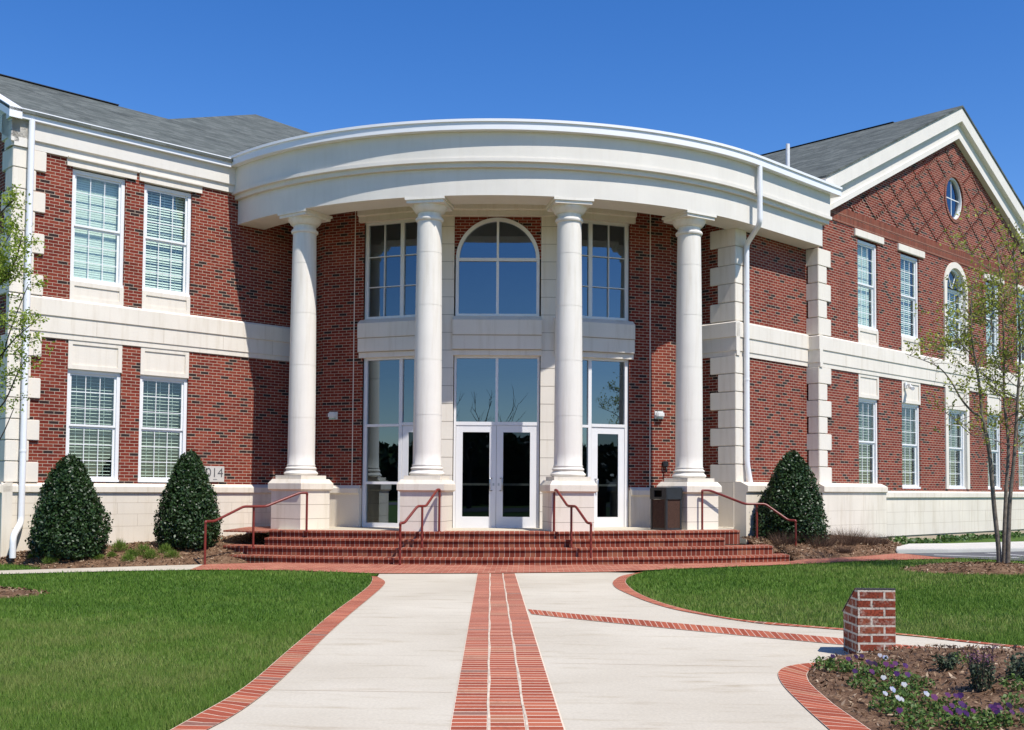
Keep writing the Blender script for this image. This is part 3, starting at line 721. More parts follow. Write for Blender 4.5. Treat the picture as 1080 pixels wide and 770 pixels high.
# flank dados
for fr, k in ((BAYR, 1), (BAYL, -1)):
    mb = MB(); mb.prism(Frame(fr.o, fr.m, fr.t), [(-.06, .4), (.2, .4), (.2, 1.57), (0, 1.57), (-.11, 1.50), (-.11, 1.39), (-.06, 1.36)], 1.88, FK+.06)
    mb.build('base_course', M['stone_base'], BLD)
mb = MB()
for (p, q) in (((e1[0], e1[1]), w1), ((e2[0], e2[1]), w2)):
    v = Vector((q[0]-p[0], q[1]-p[1])); L_ = v.length; v.normalize(); nn = Vector((v.y, -v.x))
    if nn.y > 0: nn = -nn
    mb = MB(); f_ = Frame(p, (v.x, v.y), (-nn.x, -nn.y)); mb.prism(Frame(f_.o, f_.m, f_.t), [(-.06, .4), (.1, .4), (.1, 1.57), (0, 1.57), (-.11, 1.50), (-.11, 1.39), (-.06, 1.36)], 0.0, L_); mb.build('base_course', M['stone_base'], BLD)
mb = MB()
mb.box(RET, DW, 15.7, SW-.06, SW+.1, .4, 1.70)
mb.build('base_course', M['stone_base'], BLD)
# pilaster strips of the middle bay
for x0, x1 in ((-1.42, BA0), (BA1, 1.42)):
    mb = MB(); mb.box(BAYC, x0, x1, -.02, .35, FL-.05, 7.74); p_ = mb.build('stone_pier', M['stone'], BLD)
    mb = MB()
    for k in range(1, 18): z = FL+.405*k; mb.box(BAYC, x0-.002, x1+.002, -.0225, .3, z-.005, z+.005)
    mb.build('joint_lines', M['joint'], p_)
# cornice over the bays
for fr, a0, a1 in ((BAYC, -1.5, 1.5), (BAYR, -.02, 1.97), (BAYL, -.02, 1.97)):
    mb = MB(); g = Frame(fr.o, fr.m, fr.t)
    mb.prism(g, [(-.10, 7.72), (.2, 7.72), (.2, 8.10), (-.17, 8.10), (-.17, 7.86), (-.10, 7.84)], a0, a1); mb.build('bay_cornice', M['stone'], BLD)
# spandrel panels between the storeys
for fr, a0, a1 in ((BAYC, BA0-.02, BA1+.02), (BAYR, -.02, 1.95), (BAYL, -.02, 1.95)):
    mb = MB(); g = Frame(fr.o, fr.m, fr.t)
    mb.prism(g, [(-.05, 4.535), (.2, 4.535), (.2, 5.44), (0.02, 5.44), (-.13, 5.33), (-.13, 5.0), (-.11, 4.98), (-.11, 4.67), (-.05, 4.66)], a0, a1); sp = mb.build('spandrel', M['stone'], BLD)
    mb = MB()
    for b_, z in ((-.12, 4.985), (-.085, 4.665)): mb.box(fr, a0+.003, a1-.003, b_-.004, b_+.06, z-.006, z+.006)
    mb.build('joint_lines', M['joint'], sp)

def frame_bars(fr, name, rects, b0, b1, m, parent):
    mb = MB()
    for i, (a0, a1, z0, z1) in enumerate(rects): mb.box(fr, a0, a1, b0+.0015*(i % 3), b1, z0, z1)
    return mb.build(name, m, parent)
def pane(fr, a0, a1, z0, z1, b, m, parent, name='pane'):
    mb = MB(); mb.face([fr.p(a0, b, z0), fr.p(a1, b, z0), fr.p(a1, b, z1), fr.p(a0, b, z1)]); return mb.build(name, m, parent, recalc=False)
def door(fr, a0, a1, z0, z1, b, hinge_left=True, label=None):
    st = .15; mb = MB()
    mb.box(fr, a0, a0+st, b, b+.045, z0, z1); mb.box(fr, a1-st, a1, b, b+.045, z0, z1)
    mb.box(fr, a0+st, a1-st, b+.001, b+.045, z1-.15, z1); mb.box(fr, a0+st, a1-st, b+.001, b+.045, z0, z0+.27)
    d = mb.build('door', M['alum'], BLD)
    if label: d['label'] = label
    pane(fr, a0+st, a1-st, z0+.27, z1-.15, b+.02, M['doorglass'], d)
    mb = MB(); zc = z0+1.0; mb.box(fr, a0+st, a1-st, b+.05, b+.075, zc-.025, zc+.025); mb.build('push_bar', M['alum'], d)
    hx = a1-.085 if hinge_left else a0+.085
    mb = MB(); pts = [(hx, b, zc-.14), (hx, b-.05, zc-.14), (hx, b-.065, zc-.10), (hx, b-.065, zc+.10), (hx, b-.05, zc+.14), (hx, b, zc+.14)]
    ofs = .05 if hinge_left else -.05
    pts = [(a+(ofs*-1 if abs(bb-b) > .01 else 0), bb, z) for a, bb, z in pts]
    mb.tube([fr.p(*q) for q in pts], .013, 8); mb.build('handle', M['steel'], d, smooth='all')
    mb = MB(); mb.box(fr, hx-.02+(.03 if hinge_left else -.03), hx+.02+(.03 if hinge_left else -.03), b-.008, b, zc-.03, zc+.03); mb.build('lock', M['steel'], d)
    return d
# middle bay: double doors, transom window, arched window above
w0, w1_ = BA0+.02, BA1-.02
frm = frame_bars(BAYC, 'door_frame', [(w0, w0+.05, FL, 4.535), (w1_-.05, w1_, FL, 4.535), (w0+.05, w1_-.05, 2.95, 3.03), (w0+.05, w1_-.05, 4.48, 4.535), (WA-.03, WA+.03, 3.03, 4.48)], .06, .16, M['alum'], BLD)
pane(BAYC, w0+.05, WA-.03, 3.03, 4.48, .11, M['lobbyglass'], frm); pane(BAYC, WA+.03, w1_-.05, 3.03, 4.48, .112, M['lobbyglass'], frm)
door(BAYC, w0+.055, WA-.004, FL+.012, 2.945, .075, True); door(BAYC, WA+.004, w1_-.055, FL+.012, 2.945, .075, False)
mb = MB(); n = 32
for k in range(n):
    t0, t1 = math.pi*k/n, math.pi*(k+1)/n
    q = lambda r, t: (WA-r*math.cos(t), WZ+r*math.sin(t))
    mb.prism(BAYC, [q(.955, t0), q(.955, t1), q(.875, t1), q(.875, t0)], .0, .12)
mb.box(BAYC, WA-.955, WA-.885, .02, .12, 5.44, WZ); mb.box(BAYC, WA+.885, WA+.955, .02, .12, 5.44, WZ)
mb.box(BAYC, WA-.885, WA+.885, .021, .12, 5.44, 5.49); mb.box(BAYC, WA-.885, WA+.885, .021, .12, WZ-.04, WZ+.03)
mb.box(BAYC, WA-.03, WA+.03, .022, .12, 5.49, WZ-.04); mb.box(BAYC, WA-.025, WA+.025, .022, .12, WZ+.03, WZ+.875)
aw = mb.build('arched_window', M['alum'], BLD)
pane(BAYC, WA-.885, WA-.03, 5.49, WZ-.04, .07, M['lobbyglass'], aw); pane(BAYC, WA+.03, WA+.885, 5.49, WZ-.04, .071, M['lobbyglass'], aw)
for sg in (-1, 1):
    mb = MB(); mb.face([BAYC.p(WA+sg*.02, .07, WZ+.02)]+[BAYC.p(WA+sg*.9*math.cos(math.pi/2*k/16), .07, WZ+.02+.9*math.sin(math.pi/2*k/16)) for k in range(17)]); mb.build('pane', M['lobbyglass'], aw, recalc=False)
# angled bays
for fr, nm in ((BAYR, 'R'), (BAYL, 'L')):
    A0, A1, MU = -.02, 1.86, .90
    up = [(A0, A0+.07, 5.44, 7.72), (A1-.085, A1, 5.44, 7.72), (A0+.07, A1-.085, 5.44, 5.50), (A0+.07, A1-.085, 7.66, 7.72), (MU-.045, MU+.045, 5.50, 7.66)]
    th = []
    for x0, x1 in ((A0+.07, MU-.045), (MU+.045, A1-.085)):
        xm = (x0+x1)/2; th.append((xm-.009, xm+.009, 5.50, 7.66))
        for z in (6.19, 6.90): th.append((x0, xm-.009, z-.008, z+.008)); th.append((xm+.009, x1, z-.008, z+.008))
    wn = frame_bars(fr, 'bay_window', up+th, .05, .14, M['alum'], BLD)
    pane(fr, A0+.07, MU-.045, 5.50, 7.66, .10, M['lobbyglass'], wn); pane(fr, MU+.045, A1-.085, 5.50, 7.66, .101, M['lobbyglass'], wn)
    lo = [(A0, A0+.07, FL, 4.535), (A1-.085, A1, FL, 4.535), (MU-.04, MU+.04, FL, 4.48), (A0+.07, A1-.085, 4.48, 4.535)]
    if nm == 'R': ds, gs = (MU+.05, A1-.09), (A0+.07, MU-.04)
    else: ds, gs = (A0+.075, MU-.05), (MU+.04, A1-.085)
    lo += [(ds[0]-.008, ds[1]+.008, 2.95, 3.02), (gs[0], gs[1], 2.93, 2.99), (gs[0], gs[1], 1.60, 1.66), (gs[0], gs[1], FL, FL+.11)]
    wn = frame_bars(fr, 'storefront_frame', lo, .05, .15, M['alum'], BLD)
    for z0, z1 in ((FL+.11, 1.60), (1.66, 2.93), (2.99, 4.48)): pane(fr, gs[0], gs[1], z0, z1, .10, M['lobbyglass'], wn)
    pane(fr, ds[0], ds[1], 3.02, 4.48, .101, M['lobbyglass'], wn)
    door(fr, ds[0], ds[1], FL+.012, 2.945, .07, nm == 'L')
# lobby behind the glass
mb = MB()
X0, X1, Y1 = -5.4, 3.8, 30.6
mb.face([(X0, Y1, .5), (X1, Y1, .5), (X1, Y1, 8.1), (X0, Y1, 8.1)]); mb.face([(X0, 25.4, .5), (X0, Y1, .5), (X0, Y1, 8.1), (X0, 25.4, 8.1)]); mb.face([(X1, 25.4, .5), (X1, Y1, .5), (X1, Y1, 8.1), (X1, 25.4, 8.1)])
mb.face([(X0, 24.6, .59), (X1, 24.6, .59), (X1, Y1, .59), (X0, Y1, .59)]); mb.face([(X0, 24.8, 8.02), (X1, 24.8, 8.02), (X1, Y1, 8.02), (X0, Y1, 8.02)])
mb.box(WLD, X0, X1, 26.6, Y1, 4.6, 5.35); mb.box(WLD, 1.2, 3.0, 28.2, 28.3, .6, 4.5)
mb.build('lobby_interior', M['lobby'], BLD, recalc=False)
# dark backing sheets added behind the wings' windows to stop light leaking in
mb = MB(); mb.box(WING, 7.9, 14.0, DL+.6, DL+.65, 0, 9.0); mb.build('light_blocker', M['blocker'], BLD)
mb = MB(); mb.box(WING, 24.6, SEND, DR+.6, DR+.65, 0, 9.2); mb.build('light_blocker', M['blocker'], BLD)

# ---- columns on pedestals
PTILT = .006
COLS = [(-32.95, .585), (-10.0, .60), (11.85, .615), (33.4, .625)]
CR = 7.87
for phi, zb in COLS:
    t = math.radians(phi); cx, cy = CX+CR*math.sin(t), CY-CR*math.cos(t)
    fr = Frame((cx, cy), (math.cos(t), math.sin(t)), (-math.sin(t), math.cos(t)))
    prof = [(.306, 1.98), (.314, 1.99), (.314, 2.01), (.300, 2.03)]
    H0, H1 = 2.03, 7.20
    js = [3.05, 4.22, 5.38, 6.5]
    def rad(z): u_ = (z-H0)/(H1-H0); return .300-.042*u_**1.8
    zz = sorted([H0+(H1-H0)*k/22 for k in range(1, 22)]+[j+o for j in js for o in (-.0061, -.006, .006, .0061)])
    for z in zz: prof.append((rad(z)-(.004 if any(abs(z-j) < .00605 for j in js) else 0), z))
    prof += [(.258, 7.185), (.288, 7.195), (.299, 7.22), (.299, 7.245), (.285, 7.265), (.254, 7.27), (.252, 7.36), (.264, 7.365)]
    mb = MB(); mb.lathe((cx, cy), prof, 48); c = mb.build('column', M['shaft'], BLD, smooth=40)
    mb = MB(); mb.lathe((cx, cy), [(.264, 7.362), (.29, 7.372), (.32, 7.40), (.36, 7.46), (.378, 7.50), (.378, 7.515)], 40)
    mb.box(fr, -.40, .40, -.40, .40, 7.512, 7.575); mb.box(fr, -.43, .43, -.43, .43, 7.577, 7.632); mb.build('capital', M['shaft'], c, smooth=40)
    tor = lambda r, z, h: [(r-.02+.035*math.sin(math.pi*k/8)*1., z+h*k/8) for k in range(9)]
    mb = MB(); mb.lathe((cx, cy), [(.35, 1.775)]+tor(.362, 1.78, .085)+[(.335, 1.872), (.332, 1.89)]+tor(.328, 1.895, .075)+[(.313, 1.975), (.30, 1.985)], 48); mb.build('base', M['shaft'], c, smooth=40)
    mb = MB(); h = .45
    mb.box(fr, -h, h, -h, h, zb-.15, 1.455)
    for z in (.82, 1.18): pass
    # moulded cap with a sloping top
    def sq(r, z): return [fr.p(a*r, b*r, z) for a, b in ((-1, -1), (1, -1), (1, 1), (-1, 1))]
    rows = [sq(h+.01, 1.44), sq(h+.055, 1.475), sq(h+.055, 1.60), sq(.44, 1.695), sq(.44, 1.70)]
    for A, B in zip(rows, rows[1:]):
        for k in range(4): j = (k+1) % 4; mb.face([A[k], A[j], B[j], B[k]])
    mb.face(rows[0]); mb.face(rows[-1]); mb.box(fr, -.39, .39, -.39, .39, 1.702, 1.778)
    mb.build('pedestal', M['stone_base'], c)
    mb = MB()
    for z in (.83, 1.14): mb.box(fr, -h-.0015, h+.0015, -h-.0015, h+.0015, z-.004, z+.004)
    mb.build('pedestal_joints', M['joint'], c)

# ---- downspouts
def downspout(pts, label=None, r=.062):
    P = [Vector(p) for p in pts]; out = [P[0]]
    for a, b, c in zip(P, P[1:], P[2:]):
        l = min(.13, (b-a).length*.45, (c-b).length*.45); p0 = b+(a-b).normalized()*l; p1 = b+(c-b).normalized()*l
        for k in range(6): t = k/5; out.append(p0*(1-t)**2+b*2*t*(1-t)+p1*t*t)
    out.append(P[-1]); mb = MB(); mb.tube(out, r, 14); d = mb.build('downspout', M['gutter'], BLD, smooth=40)
    mb = MB()
    for z in (2.2, 4.1, 6.2):
        for a, b in zip(P, P[1:]):
            if abs(a.x-b.x)+abs(a.y-b.y) < .05 and min(a.z, b.z)+.1 < z < max(a.z, b.z)-.1: mb.lathe((a.x+(b.x-a.x)*.5, a.y+(b.y-a.y)*.5), [(r+.001, z-.02), (r+.006, z-.018), (r+.006, z+.018), (r+.001, z+.02)], 14)
    if mb.v: mb.build('pipe_strap', M['gutter'], d)
    return d
downspout([WING.p(7.97, DL-.17, 8.90), WING.p(7.97, DL-.17, .78), WING.p(7.70, DL-.52, .52), WING.p(7.70, DL-.52, .10)])
dE = DC-8.30
downspout([WING.p(21.00, 13.645, 8.93), WING.p(21.00, 13.645, 7.60), WING.p(21.40, DW-.13, 7.28), WING.p(21.40, DW-.13, 2.15), WING.p(21.46, DW-.20, 1.60)])

# ---- fittings on the walls
def wall_lamp(fr, a, z, label):
    t = empty('wall_light', fr.p(a, 0, z)); tag(t, label, 'wall light', 'small white emergency lights on the porch walls')
    mb = MB(); mb.box(fr, a-.11, a+.11, -.03, -.001, z-.09, z+.09); mb.build('back_plate', M['lampwhite'], t, bevel=.008)
    mb = MB(); mb.box(fr, a-.10, a+.10, -.13, -.031, z-.06, z+.085); mb.build('housing', M['lampwhite'], t, bevel=.03)
    mb = MB(); mb.box(fr, a-.08, a+.08, -.115, -.04, z-.085, z-.061); mb.build('lens', M['glass'], t)
wall_lamp(BAYR, 2.62, 3.26, 'small white light on the brick right of the porch bays, above the bin')
wall_lamp(BAYL, 2.62, 3.20, 'small white light on the brick left of the porch bays, above the base course')
t = empty('wall_tap', BAYR.p(2.78, 0, 2.06)); tag(t, 'small black outlet on the sunlit brick above the bin', 'wall tap')
mb = MB(); mb.lathe(BAYR.p(2.78, -.03, 0)[:2], [(.05, 2.05), (.075, 2.07), (.075, 2.17), (.04, 2.19)], 14); mb.build('body', M['black'], t, smooth=40)
mb = MB(); mb.tube([BAYR.p(2.78, -.04, 2.06), BAYR.p(2.78, -.09, 2.02), BAYR.p(2.78, -.09, 1.92)], .022, 8); mb.build('spout', M['black'], t, smooth='all')
t = empty('security_camera', WING.p(28.95, DR, 4.45)); tag(t, 'white security camera hung below the belt course of the gable front', 'camera')
mb = MB(); mb.box(WING, 28.90, 29.02, DR-.05, DR-.011, 4.40, 4.58); mb.build('mounting_plate', M['lampwhite'], t, bevel=.008)
mb = MB(); mb.tube([WING.p(28.96, DR-.05, 4.49), WING.p(28.96, DR-.16, 4.52), WING.p(28.96, DR-.16, 4.45)], .02, 8); mb.build('arm', M['lampwhite'], t, smooth='all')
mb = MB(); mb.tube([WING.p(29.05, DR-.10, 4.46), WING.p(28.82, DR-.30, 4.38)], .055, 12); mb.build('body', M['lampwhite'], t, smooth=40)
sg = empty('date_stone', WING.p(12.10, DL-.02, 1.62)); tag(sg, 'pale date stone lettered 2014 on the brick beside the clipped holly', 'sign')
mb = MB(); mb.box(WING, 11.72, 12.50, DL-.03, DL+.02, 1.62, 1.98); mb.build('slab', M['curb'], sg, bevel=.006)
def text(s, size, fr, a, b, z, parent, m, name='lettering', align='CENTER'):
    cu = bpy.data.curves.new(name, 'FONT'); cu.body = s; cu.size = size; cu.extrude = .002; cu.align_x = align; cu.offset = -.002
    o = bpy.data.objects.new('text_curve', cu); COL.objects.link(o); dg = bpy.context.evaluated_depsgraph_get(); me = bpy.data.meshes.new_from_object(o.evaluated_get(dg)); bpy.data.objects.remove(o)
    me.name = name; me.materials.clear(); me.materials.append(m); o = bpy.data.objects.new(name, me); p = fr.p(a, b, z); link(o, p, parent)
    rot = Matrix(((fr.t[0], 0, -fr.m[0]), (fr.t[1], 0, -fr.m[1]), (0, 1, 0))); o.rotation_euler = rot.to_euler(); return o
text('2014', .30, WING, 12.475, DL-.033, 1.735, sg, M['ink'], align='RIGHT')
mb = MB(); mb.box(WING, 12.22, 12.32, DL-.033, DL-.03, 1.672, 1.684); mb.build('rule', M['ink'], sg)

# ------------------------------------------------------------------ steps and porch floor
SXC, SYC = -.60, 20.97+16.
def arcpt(x, R): return SYC-math.sqrt(R*R-(x-SXC)**2)
def tilt(x, y): return .0075*(x+.7)
LEV = [.036, .172, .341, .496, .636]
ENDS = [(-6.58, 5.27), (-6.37, 5.0), (-5.52, 4.02), (-5.52, 4.42)]
steps = empty('brick_steps', (-.6, 21.2, 0)); tag(steps, 'four curved red brick steps up to the porch', 'steps')
for k in range(4):
    Rk = 16.-.36*k; x0, x1 = ENDS[k]; n = 48
    xs = [x0+(x1-x0)*i/n for i in range(n+1)]
    front = [(x, arcpt(x, Rk)) for x in xs]; back = [(x1, 24.9), (x0, 24.9)]
    mb = MB(); z0, z1 = LEV[k]-.15, LEV[k+1]-.035
    arc_len = 0.; 
    for i in range(n):
        (xa, ya), (xb, yb) = front[i], front[i+1]; l = math.hypot(xb-xa, yb-ya)
        mb.face([(xa, ya, z0+tilt(xa, 0)), (xb, yb, z0+tilt(xb, 0)), (xb, yb, z1+tilt(xb, 0)), (xa, ya, z1+tilt(xa, 0))], [(arc_len, 0.), (arc_len+l, 0.), (arc_len+l, z1-z0), (arc_len, z1-z0)])
        arc_len += l
    for (xe, ye) in (front[0], front[-1]):
        mb.face([(xe, ye, z0+tilt(xe, 0)), (xe, 24.9, z0+tilt(xe, 0)), (xe, 24.9, z1+tilt(xe, 0)), (xe, ye, z1+tilt(xe, 0))], [(0, 0), (24.9-ye, 0), (24.9-ye, .1), (0, .1)])
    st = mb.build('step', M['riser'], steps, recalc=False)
    mb = MB(); a = 0.
    for i in range(n):
        (xa, ya), (xb, yb) = front[i], front[i+1]; l = math.hypot(xb-xa, yb-ya); ya -= .028; yb -= .028
        za, zb2 = tilt(xa, 0), tilt(xb, 0); t1 = LEV[k+1]; t0 = t1-.036; d_ = .62
        mb.face([(xa, ya, t1+za), (xb, yb, t1+zb2), (xb, yb+d_, t1+zb2), (xa, ya+d_, t1+za)], [(a, 0.), (a+l, 0.), (a+l, d_), (a, d_)])
        mb.face([(xa, ya, t0+za), (xb, yb, t0+zb2), (xb, yb, t1+zb2), (xa, ya, t1+za)], [(a, .02), (a+l, .02), (a+l, .056), (a, .056)])
        mb.face([(xa, ya, t0+za), (xa, ya+.06, t0+za), (xb, yb+.06, t0+zb2), (xb, yb, t0+zb2)], [(a, .02), (a, .08), (a+l, .08), (a+l, .02)])
        a += l
    for i, sgn in ((0, -1), (n, 1)):
        x, y = front[i]; y -= .028; z = tilt(x, 0); mb.face([(x, y, t0+z), (x, 24.9, t0+z), (x, 24.9, t1+z), (x, y, t1+z)], [(0, 0), (24.9-y, 0), (24.9-y, .036), (0, .036)])
        if k < 3 or True:
            w = .0
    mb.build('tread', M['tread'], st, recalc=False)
mb = MB(); mb.slab([(-6.52, 22.95), (-5.53, 22.55), (-5.53, 25.9), (-6.52, 25.0)], .600, .634, tilt); mb.build('coping', M['tread'], steps)
mb = MB(); n = 40
fl = [(x, arcpt(x, 16.-.36*3-.55)) for x in [-5.50+9.9*i/n for i in range(n+1)]]
mb.slab(fl+[WING.p(SW+.1, DW+.1, 0)[:2], WING.p(SW+.1, 16.6, 0)[:2], (3.9, 25.8), (-5.3, 25.8), WING.p(SE_L+.2, DL-.05, 0)[:2], WING.p(13.5, DL-.05, 0)[:2]], .40, .632, tilt)
mb.build('porch_floor', M['concrete'], None); tag(bpy.data.objects['porch_floor'], 'pale concrete porch floor under the columns', 'porch floor', kind='structure')

# ------------------------------------------------------------------ handrails
def handrail(pts, posts, label):
    t = empty('handrail', posts[0][0]); tag(t, label, 'handrail', 'red brown handrails on the steps')
    P = [Vector(p) for p in pts]; out = [P[0]]
    for a, b, c in zip(P, P[1:], P[2:]):
        l = min(.06, (b-a).length*.4, (c-b).length*.4); p0 = b+(a-b).normalized()*l; p1 = b+(c-b).normalized()*l
        for k in range(5): u_ = k/4; out.append(p0*(1-u_)**2+b*2*u_*(1-u_)+p1*u_*u_)
    out.append(P[-1]); mb = MB(); mb.tube(out, .026, 12); mb.build('rail', M['rail'], t, smooth='all')
    for a, b in posts:
        mb = MB(); mb.tube([a, b], .024, 12); mb.lathe((a[0], a[1]), [(.045, a[2]-.01), (.045, a[2]+.008), (.03, a[2]+.012)], 14); mb.build('post', M['rail'], t, smooth=40)
def rail2(p0, pm, p1, zz, label, posts_z):
    """rail in two sloping runs with a short level between"""
    v = lambda q, z: (q[0], q[1], z)
    lerp = lambda a, b, u_: (a[0]+(b[0]-a[0])*u_, a[1]+(b[1]-a[1])*u_)
    pts = [v(p0, zz[0]-.05), v(p0, zz[0]), v(lerp(p0, pm, .18), zz[0]), v(lerp(p0, pm, .78), zz[1]), v(lerp(pm, p1, .22), zz[1]), v(lerp(pm, p1, .86), zz[2]), v(p1, zz[2]), v(p1, zz[2]-.05)]
    handrail(pts, [(v(p0, posts_z[0]), v(p0, zz[0]-.02)), (v(pm, posts_z[1]), v(pm, zz[1]-.01)), (v(p1, posts_z[2]), v(p1, zz[2]-.03))], label)
rail2((-2.50, 20.88), (-2.14, 21.50), (-1.86, 22.22), (.84, 1.16, 1.49), 'left of the two middle handrails, in front of the second column from the left', (.02, .33, .63))
rail2((1.19, 21.10), (.83, 21.68), (.50, 22.34), (.86, 1.18, 1.50), 'right of the two middle handrails, in front of the third column from the left', (.05, .35, .64))
rail2((-6.30, 20.95), (-5.62, 21.95), (-4.66, 22.55), (.84, 1.12, 1.40), 'long handrail at the left end of the steps beside a clipped holly', (-.02, .28, .60))
rail2((5.80, 23.75), (5.02, 24.05), (3.72, 23.45), (.87, 1.22, 1.51), 'long handrail at the right end of the steps in front of a clipped holly', (.07, .36, .66))

# ------------------------------------------------------------------ litter bin
bx, by = 2.93, 23.35; ang = math.radians(-52)
bf = Frame((bx, by), (math.cos(ang), math.sin(ang)), (-math.sin(ang), math.cos(ang)))
bin_ = empty('litter_bin', (bx, by, .65)); tag(bin_, 'square black litter bin with brown pebble panels beside the right column', 'litter bin')
h = .235; zb = .655
mb = MB()
for sa in (-1, 1):
    for sb in (-1, 1): mb.box(bf, sa*h-.045*(sa > 0), sa*h+.045*(sa < 0), sb*h-.045*(sb > 0), sb*h+.045*(sb < 0), zb, zb+.66)
mb.box(bf, -h+.01, h-.01, -h+.01, h-.01, zb, zb+.05); mb.build('frame', M['black'], bin_)
for q in ((-h+.046, h-.046, -h+.012, -h+.03), (-h+.046, h-.046, h-.03, h-.012)):
    mb = MB(); mb.box(bf, q[0], q[1], q[2], q[3], zb+.05, zb+.655); mb.build('panel', M['panel'], bin_)
    mb = MB(); mb.box(bf, q[2], q[3], q[0], q[1], zb+.05, zb+.655); mb.build('panel', M['panel'], bin_)
mb = MB(); h2 = h+.012
for q in ((-h2, h2, -h2, -h2+.03), (-h2, h2, h2-.03, h2)):
    mb.box(bf, q[0], q[1], q[2], q[3], zb+.66, zb+.71); mb.box(bf, q[0], q[1], q[2], q[3], zb+.85, zb+.90)
    for x0, x1 in ((-h2, -.11), (.11, h2)): mb.box(bf, x0, x1, q[2]+.0005, q[3], zb+.71, zb+.85)
for b0, b1 in ((-h2, -h2+.03), (h2-.03, h2)): mb.box(bf, b0+.0008, b1, -h2+.03, h2-.03, zb+.66, zb+.90)
mb.box(bf, -h2+.01, h2-.01, -h2+.01, h2-.01, zb+.895, zb+.915); mb.build('hood', M['black'], bin_, bevel=.004)
mb = MB(); mb.box(bf, -h+.05, h-.05, -h+.05, h-.05, zb+.05, zb+.60); mb.build('liner', M['tar'], bin_)

# ------------------------------------------------------------------ ground, paths, lawns
def sheet(name, poly, lift, m, label, cat, kind='structure', zf=gz, cut=1.0):
    """a flat polygon cut on a grid and laid over the ground"""
    bm = bmesh.new(); vs = [bm.verts.new((x, y, 0)) for x, y in poly]; bm.faces.new(vs)
    xs = [p[0] for p in poly]; ys = [p[1] for p in poly]
    for y in np.arange(math.floor(min(ys)), max(ys), cut):
        bmesh.ops.bisect_plane(bm, geom=bm.verts[:]+bm.edges[:]+bm.faces[:], plane_co=(0, y, 0), plane_no=(0, 1, 0))
    for x in np.arange(math.floor(min(xs)), max(xs), cut*3):
        bmesh.ops.bisect_plane(bm, geom=bm.verts[:]+bm.edges[:]+bm.faces[:], plane_co=(x, 0, 0), plane_no=(1, 0, 0))
    bmesh.ops.triangulate(bm, faces=bm.faces[:])
    for v in bm.verts: v.co.z = zf(v.co.x, v.co.y)+lift
    bmesh.ops.recalc_face_normals(bm, faces=bm.faces)
    for f in bm.faces:
        if f.normal.z < 0: f.normal_flip()
    me = bpy.data.meshes.new(name); bm.to_mesh(me); bm.free()
    uvl = me.uv_layers.new(name='UVMap')
    for l in me.loops: uvl.data[l.index].uv = me.vertices[l.vertex_index].co.xy
    me.materials.append(m); o = bpy.data.objects.new(name, me); link(o, (0, 0, 0)); tag(o, label, cat, kind=kind); return o
def strip(name, left, right, lift, m, label, cat, across=None, nsub=24, swap=False):
    """ribbon between two plan polylines; UV u across, v along"""
    def resample(P, n):
        P = [Vector(p) for p in P]; L_ = [0]
        for a, b in zip(P, P[1:]): L_.append(L_[-1]+(b-a).length)
        out = []
        for k in range(n+1):
            t = L_[-1]*k/n; i = max(j for j in range(len(P)) if L_[j] <= t+1e-9); i = min(i, len(P)-2)
            u_ = (t-L_[i])/max(1e-9, L_[i+1]-L_[i])
            # smooth through the points
            p0, p1, p2, p3 = P[max(i-1, 0)], P[i], P[i+1], P[min(i+2, len(P)-1)]
            c = .5*((2*p1)+(-p0+p2)*u_+(2*p0-5*p1+4*p2-p3)*u_*u_+(-p0+3*p1-3*p2+p3)*u_**3); out.append(c)
        return out
    A, B = resample(left, nsub), resample(right, nsub); mb = MB(); v = 0.
    for i in range(nsub):
        m0, m1 = (A[i]+B[i])/2, (A[i+1]+B[i+1])/2; l = (m1-m0).length
        w0 = across or (A[i]-B[i]).length; w1 = across or (A[i+1]-B[i+1]).length
        q = [A[i], B[i], B[i+1], A[i+1]]; uv = [(0, v), (w0, v), (w1, v+l), (0, v+l)]
        mb.face([(p.x, p.y, gz(p.x, p.y)+lift) for p in q], uv); v += l
    o = mb.build(name, m, None, recalc=False, origin=(0, 0, 0)); tag(o, label, cat, kind='structure'); return A, B
def pix(pts, x0=0, y0=0, k=1.): return [gp(x0+x/k, y0+y/k) for x, y in pts]

# ground: one sheet to the horizon
mb = MB()
ys = [-400, -60, -20, 0, 4, 8, 10, 12, 14, 16, 18, 20, 22, 26, 32, 60, 600]; xs = [-500, -60, -25, -14, -8, -4, 0, 4, 8, 14, 25, 60, 500]
for y0, y1 in zip(ys, ys[1:]):
    for x0, x1 in zip(xs, xs[1:]):
        q = lambda x, y: (x, y, gz(max(-12, min(14, x)), y)-.03)
        mb.face([q(x0, y0), q(x1, y0), q(x1, y1), q(x0, y1)])
mb.build('ground', M['soil'], None, origin=(0, 0, 0), recalc=False); tag(bpy.data.objects['ground'], 'grassy ground around the building', 'ground', kind='structure')

